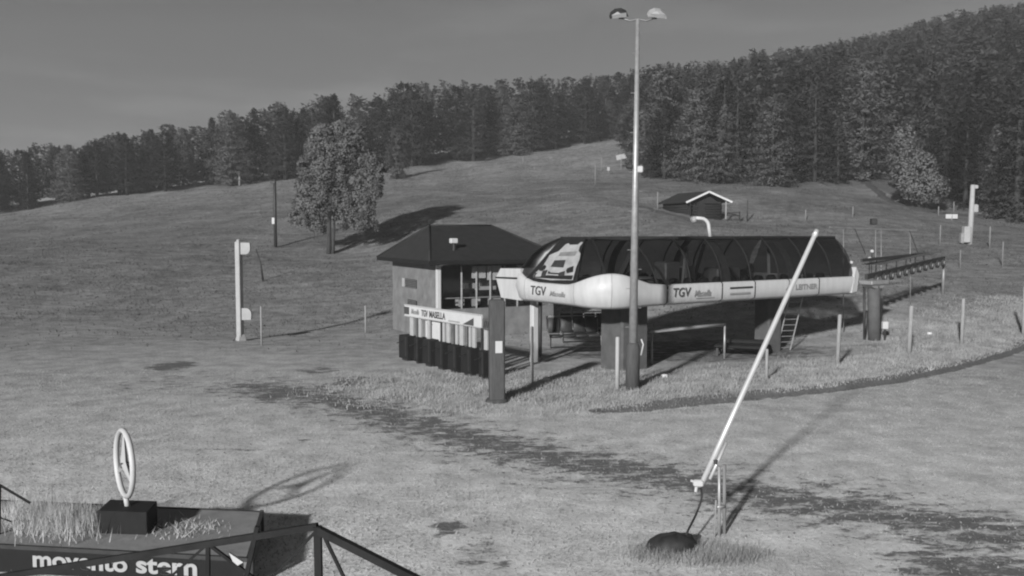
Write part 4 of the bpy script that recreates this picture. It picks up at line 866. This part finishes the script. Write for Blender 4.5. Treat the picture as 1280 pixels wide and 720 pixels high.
for i, (px, py, r, lab) in enumerate([(683, 477, .13, 'pale stone in the grass in front of the thin white post'), (830, 472, .12, 'pale stone in the grass past the lamp mast'), (1162, 418, .10, 'small pale stone on the bank past the thick fence post')]):
    q = G(px, py); a = np.array([[math.cos(t) * r * 1.6, math.sin(t) * r, 0] for t in lin(0, 2 * math.pi * 7 / 8, 8)]); mb = MB(); v = [q + x * rng.uniform(.85, 1.1) for x in a] + [q + x * .65 * rng.uniform(.8, 1.1) + ZA * r * 1.1 for x in a]
    mb.add(v, [(i_, (i_ + 1) % 8, 8 + (i_ + 1) % 8, 8 + i_) for i_ in range(8)] + [tuple(range(8, 16))]); tag(mb.build('stone', M['rock'], None, False, loc=q), lab, 'stone')

# ------------------------------------------------------------------ log cabin on the meadow
q = G(880, 273); sc_ = q[1] / F; ca_ = np.array([.97, .24, 0]); cb_ = np.array([-.24, .97, 0]); cb_ = np.array([-.62, .78, 0]); ca_ = np.array([.78, .62, 0]) * .0 + np.array([.985, -.17, 0]); cb_ = np.array([-.17, .985, 0]) * .0 + np.array([-.35, .94, 0])
e = thing('log_cabin', 'small dark log cabin with white bargeboards on the meadow', 'cabin', q)
def K(a, b, z): return q + ca_ * a + cb_ * b + ZA * z
W2, DP, WZ, RZ = 1.75, 5.0, 1.75, 2.75
for i in range(7):
    z = -.1 + .28 * i
    for s in (-1, 1): MB().tube([K(s * W2, 0, z), K(s * W2, DP, z)], .15, 8).build('log', M['logs'], e, True)
    if i < 6: MB().tube([K(-W2, 0, z), K(W2, 0, z)], .15, 8).build('log', M['logs'], e, True); MB().tube([K(-W2, DP, z), K(W2, DP, z)], .15, 8).build('log', M['logs'], e, True)
MB().prism([K(-W2, .05, WZ - .2), K(W2, .05, WZ - .2), K(0, .05, RZ - .05)], cb_ * .1).build('gable', M['logs'], e)
MB().prism([K(-W2, DP, WZ - .2), K(W2, DP, WZ - .2), K(0, DP, RZ - .05)], cb_ * .1).build('gable', M['logs'], e)
for s in (-1, 1):
    MB().prism([K(s * 2.35, -.9, WZ - .12), K(0, -.9, RZ), K(0, DP + .3, RZ), K(s * 2.35, DP + .3, WZ - .12)], ZA * .1).build('roof_face', M['roof'], e)
    MB().bar(K(s * 2.4, -.95, WZ - .1), K(0, -.95, RZ + .03), .05, .2).build('bargeboard', M['white'], e)
    MB().bar(K(s * 1.85, -.75, -.1), K(s * 1.85, -.75, WZ), .12).build('porch_post', M['palewood'] if s > 0 else M['logs'], e)
MB().box(K(-.4, -.17, .85), (.8, .06, 1.6), (ca_, cb_, ZA)).build('door', M['black'], e)
MB().bar(K(1.85, -.75, .55), K(3.6, -.2, .55), .08).build('porch_rail', M['logs'], e); MB().bar(K(3.6, -.2, -.2), K(3.6, -.2, .7), .1).build('rail_post', M['logs'], e); MB().bar(K(1.85, -.75, .25), K(3.6, -.2, .25), .08).build('porch_rail', M['logs'], e)

# ------------------------------------------------------------------ snow lance, its posts, hose and cover
q1 = G(899, 671); q2 = G(905.5, 668); ly = q1[1]
la, lt = P(876, 607, ly - .1), P(1020, 290.5, ly + 1.6)
e = thing('snow_lance', 'long pale snow lance leaning up past the station from a low bracket', 'snow lance', (la[0], la[1], 0)); dv = (lt - la) / np.linalg.norm(lt - la)
MB().tube([la, la + (lt - la) * .3, la + (lt - la) * .985, lt], [.05, .058, .05, .035], 12).build('tube', M['alu'], e, True)
MB().tube([la + dv * .2 + np.array([.09, -.02, -.05]), la + dv * 1.0 + np.array([.09, -.02, -.05])], .03, 8).build('air_pipe', M['alu'], e, True)
vb = MB(); vb.box(la + np.array([-.05, 0, .05]), (.2, .14, .14), None, .03); vb.tube([la + np.array([-.2, 0, .1]), la + np.array([.0, 0, .04])], .025, 8); vb.tube([la + np.array([-.1, 0, -.12]), la + np.array([-.08, 0, .02])], .03, 8); vb.build('valve', M['white'], e)
MB().tube([la + (lt - la) * .985, lt + dv * .06], [.065, .05], 10).build('nozzle_head', M['alu'], e, True)
pv = P(897, 578, ly); MB().bar(pv, la + (lt - la) * (.09), .06, .08).build('pivot_bracket', M['dark'], e)
for q, top, r, m, lab in ((q1, 583, .032, 'lightgrey', 'galvanised post holding the snow lance'), (q2, 581, .036, 'wood', 'darker timber post close behind the lance holder')):
    t = P(899 if q is q1 else 905.5, top, q[1]); o_ = MB().tube([q - ZA * .2, q + (t - q) * .5, t], r, 8)
    if q is q1: o_.bar(q + (t - q) * .42 - np.array([.07, .03, 0]), q + (t - q) * .42 + np.array([.12, .02, 0]), .04, .05)
    tag(o_.build('lance_post', M[m], None, True, loc=q), lab, 'post')
pk = G(893, 674); tag(MB().tube([pk - ZA * .1, pk + ZA * .75 + np.array([.02, 0, 0])], .018, 6).build('lance_stake', M['palewood'], None, True, loc=pk), 'short thin stake at the foot of the lance posts', 'stake')
c0 = G(838, 688); hp = [la - dv * .02, P(877, 622, ly - .1), P(870, 643, ly - .2), P(860, 663, c0[1] + .05), P(855, 676, c0[1] + .05)]
def spline(pts, k=6):
    o_ = []; p_ = [pts[0]] + list(pts) + [pts[-1]]
    for i in range(1, len(p_) - 2):
        for j in range(k):
            t = j / k; a, b, c, d = p_[i - 1], p_[i], p_[i + 1], p_[i + 2]; o_.append(.5 * (2 * b + (c - a) * t + (2 * a - 5 * b + 4 * c - d) * t * t + (3 * b - a - 3 * c + d) * t ** 3))
    return o_ + [pts[-1]]
tag(MB().tube(spline(hp), .022, 7).build('lance_hose', M['hose'], None, True, loc=hp[-1]), 'thin black hose hanging from the lance to the black cover', 'hose')
mb = MB(); rows = []
for i in range(9):
    t = i / 8; rr = math.cos(t * math.pi / 2) ** .6; row = []
    for j in range(25):
        a = 2 * math.pi * j / 24; wob = 1 + .06 * math.sin(7 * a + i) + .05 * math.sin(3 * a); row.append(c0 + np.array([math.cos(a) * .48 * rr * wob + .12 * t, math.sin(a) * .32 * rr * wob, .34 * math.sin(t * math.pi / 2) * (1 + .06 * math.sin(5 * a)) - .03]))
    rows.append(row)
mb.grid(rows); tag(mb.build('pit_cover', M['hose'], None, True, loc=c0), 'black humped cover sitting in the grass under the hose', 'cover')

# ------------------------------------------------------------------ display plinth with lettering, emblem and roof grass
KZ = .5; KS = (H - KZ) / 3.4; kq = [PZ(327, 640, KZ), PZ(310, 698, KZ), PZ(-130, 674, KZ), PZ(-90, 622, KZ)]
e = thing('display_plinth', 'low flat-topped display plinth with a dark lettered side', 'plinth', (kq[1][0], kq[1][1], 0))
MB().prism([p_ - ZA * .04 for p_ in kq][::-1], ZA * .04).build('top_deck', M['roofdeck'], e)
ins = [p_ + (sum(kq) / 4 - p_) * .004 for p_ in kq]
for i, (a, b) in enumerate(((1, 2), (2, 3), (3, 0), (0, 1))):
    A_, B_ = ins[a], ins[b]; d = (B_ - A_) / np.linalg.norm(B_ - A_); nn = np.array([-d[1], d[0], 0]); cen = sum(kq) / 4; nn = nn if nn @ (cen - A_) > 0 else -nn
    MB().prism([A_ * np.array([1, 1, 0]), B_ * np.array([1, 1, 0]), B_ - ZA * .045, A_ - ZA * .045], nn * .06).build('front_panel' if i == 0 else 'wall_panel', M['kiosk'] if i != 3 else M['grey'], e)
for a, b in ((0, 1), (3, 0), (1, 2)): MB().bar(kq[a] - ZA * .02, kq[b] - ZA * .02, .06, .07).build('deck_edge', M['dark'], e)
fd = kq[1] - kq[2]; fd /= np.linalg.norm(fd)
def front_pt(px, z):
    lo, hi = 0.0, 1.0
    for _ in range(40):
        mid = (lo + hi) / 2; q = kq[2] + (kq[1] - kq[2]) * mid; d = q[1] * math.cos(PITCH) - (z - H) * math.sin(PITCH); pxx = 640 + q[0] / d * F; lo, hi = (mid, hi) if pxx < px else (lo, mid)
    q = kq[2] + (kq[1] - kq[2]) * lo; return np.array([q[0], q[1], z])
for txt, p0_, p1_ in (('movento', 42, 160), ('stern', 171, 247)):
    a, b = front_pt(p0_, .14), front_pt(p1_, .14); lettering(txt, a, fd, ZA, .26 if txt == 'movento' else .27, np.linalg.norm(b - a), M['offwhite'], e, bold=.03, proud=.014)
for px0, px1, z in ((326, 316, 0),): MB().bar(kq[0] * np.array([1, 1, 0]) + ZA * 0, kq[0] + ZA * .03, .07).build('corner_post', M['dark'], e); MB().bar(kq[1] * np.array([1, 1, 0]) + np.array([.05, 0, 0]), kq[1] + np.array([.05, 0, -.01]), .08).build('corner_post', M['dark'], e)
# emblem box and ring
bc = PZ(153, 668, KZ); bx_ = np.array([.995, -.1, 0]); by_ = np.array([-.12, .993, 0]); cb = bc + by_ * .22 * KS
e2 = thing('ring_emblem', 'white ring with a three-pointed star on a black box on the lettered plinth', 'emblem', (cb[0], cb[1], KZ))
MB().box(cb + ZA * .125 * KS, (.58 * KS, .42 * KS, .27 * KS), (bx_, by_, ZA), .008).build('box', M['black'], e2)
rc_ = P(155.5, 579, cb[1]); rr = .375 * KS; va = math.atan2(rc_[0], rc_[1]); na = va + math.radians(77)
nx = np.array([math.cos(va + math.radians(77)), -math.sin(va + math.radians(77)), 0]); nx /= np.linalg.norm(nx); nn = np.array([nx[1], -nx[0], 0])
prof = [(.0, .055), (.045, .03), (.045, -.03), (.0, -.055), (-.045, -.03), (-.045, .03)]
rg = MB(); rows = [[rc_ + (nx * math.cos(t) + ZA * math.sin(t)) * (rr + a * .6 * KS) + nn * b * .6 * KS for t in [2 * math.pi * i / 48 for i in range(49)]] for a, b in prof + prof[:1]]
rg.grid(rows).build('ring', M['white'], e2, True)
sm_ = MB()
for k_ in range(3):
    a = math.pi / 2 + k_ * 2 * math.pi / 3; d = nx * math.cos(a) + ZA * math.sin(a); pside = -nx * math.sin(a) + ZA * math.cos(a); tip = rc_ + d * (rr - .02); k0 = len(sm_.v)
    sm_.add([rc_ + pside * .09, rc_ - pside * .09, rc_ + nn * .07, rc_ - nn * .07, tip + pside * .012, tip - pside * .012, tip + nn * .012, tip - nn * .012], [(0, 2, 6, 4), (2, 1, 5, 6), (1, 3, 7, 5), (3, 0, 4, 7), (4, 6, 5, 7)])
sm_.build('star', M['offwhite'], e2); MB().tube([cb + ZA * .36, np.array([rc_[0], rc_[1], rc_[2] - rr + .03])], .05, 8).build('stem', M['white'], e2, True)
MB().box(rc_ + np.array([.05, -.02, -.03]), (.2, .1, .1), None, .01).build('hub_clamp', M['dark'], e2)
# grass grown on the plinth
def roof_pts(k, cpx, cpy, sx, sy):
    o_ = []
    for _ in range(k): q = PZ(cpx + rng.normal(0, sx), min(683, max(630, cpy + rng.normal(0, sy))), KZ); o_.append(q)
    return np.array(o_)
p1_ = np.concatenate([roof_pts(3000, 75, 655, 26, 9), roof_pts(1500, 35, 650, 14, 9)]); p2_ = roof_pts(320, 230, 662, 26, 6)
blades('plinth_grass', p1_, rng.uniform(.08, .5, len(p1_)) * rng.uniform(.4, 1.2, len(p1_)), rng.uniform(.008, .018, len(p1_)), M['seed'], 'pale seeding grass grown on the lettered plinth', .3)
blades('plinth_weeds', p2_, rng.uniform(.03, .13, len(p2_)), rng.uniform(.01, .025, len(p2_)), M['seed'], 'low pale weeds on the plinth past the emblem box', .6)
# dark bracket at the plinth edge
q = PZ(-2, 668, KZ); e = thing('bracket_arm', 'black bracket arm standing on the plinth beside the grass', 'bracket', q); t = P(-1, 606, q[1]); MB().bar(q, t, .05).build('post', M['black'], e); MB().bar(t, P(38, 629, q[1] + .1), .035).build('arm', M['black'], e); MB().bar(q + (t - q) * .35, P(14, 652, q[1] - .1), .02).build('stay', M['black'], e)

# ------------------------------------------------------------------ steel truss frame in front of the kiosk
TD = 2.6; TS = .78 * TD / 7.5; pk = P(397, 658, TD); lft = P(-60, 731, TD * 1.14); rgt = P(640, 785, TD * .93); lo_l = np.array([lft[0], lft[1], lft[2] - .12]); lo_r = rgt - ZA * .02; mid_ = P(400, 800, TD)
e = thing('steel_truss', 'dark steel gable truss standing in front of the lettered plinth', 'truss', (pk[0], pk[1], 0))
MB().bar(pk, lft, .06 * TS, .075 * TS).build('top_chord', M['trussm'], e); MB().bar(pk - ZA * .01, rgt, .075 * TS, .085 * TS).build('top_chord', M['trussm'], e)
MB().bar(pk, mid_, .08 * TS).build('king_post', M['trussm'], e); MB().bar(lo_l, mid_, .06 * TS).build('bottom_chord', M['trussm'], e); MB().bar(mid_, lo_r, .06 * TS).build('bottom_chord', M['trussm'], e)
def chord(px): 
    lo, hi = 0., 1.
    for _ in range(40):
        m_ = (lo + hi) / 2; q = pk + (lft - pk) * m_; pxx = 640 + q[0] / (q[1] * math.cos(PITCH) - (q[2] - H) * math.sin(PITCH)) * F; lo, hi = (m_, hi) if pxx > px else (lo, m_)
    return pk + (lft - pk) * lo
def towards(a, px, py): 
    b = P(px, py, a[1]); return a + (b - a) * 1.5
for a, px, py in ((P(393, 666, TD), 340, 722), (P(406, 672, TD), 430, 722)): MB().bar(a, towards(a, px, py), .035 * TS).build('diagonal', M['trussm'], e)
a = chord(260); MB().bar(a, towards(a, 260, 722), .045 * TS).build('strut', M['trussm'], e); MB().bar(a, towards(a, 228, 708), .03 * TS).build('diagonal', M['trussm'], e); MB().bar(a, towards(a, 311, 718), .035 * TS).build('diagonal', M['trussm'], e)
a = chord(322); MB().bar(a + ZA * .03, towards(a, 308, 724), .05 * TS).build('strut', M['trussm'], e)
q = P(295, 698, a[1] + .02); MB().prism([P(286, 691, a[1] + .015), P(304, 703, a[1] + .015), P(297, 707, a[1] + .015), P(291, 702, a[1] + .015)], np.array([0, .01, 0])).build('gusset_plate', M['white'], e)
for q in (lft, rgt, pk): MB().bar((q[0], q[1], -.1), (q[0], q[1], q[2] - (.05 if q is not pk else 1.2)), .09 * TS).build('leg', M['trussm'], e)

# ------------------------------------------------------------------ evening air
hz = MB().box((30, 255, 60), (900, 610, 150)).build('haze', M['white'])
hm = bpy.data.materials.new('evening_air'); hm.use_nodes = True; ht = hm.node_tree; ht.nodes.clear()
ho = ht.nodes.new('ShaderNodeOutputMaterial'); hv = ht.nodes.new('ShaderNodeVolumePrincipled'); hv.inputs['Density'].default_value = .0005; hv.inputs['Color'].default_value = (.9, .9, .9, 1)
ht.links.new(hv.outputs[0], ho.inputs['Volume']); hz.data.materials.clear(); hz.data.materials.append(hm)
tag(hz, 'thin evening haze over the valley', 'haze', None, 'stuff')
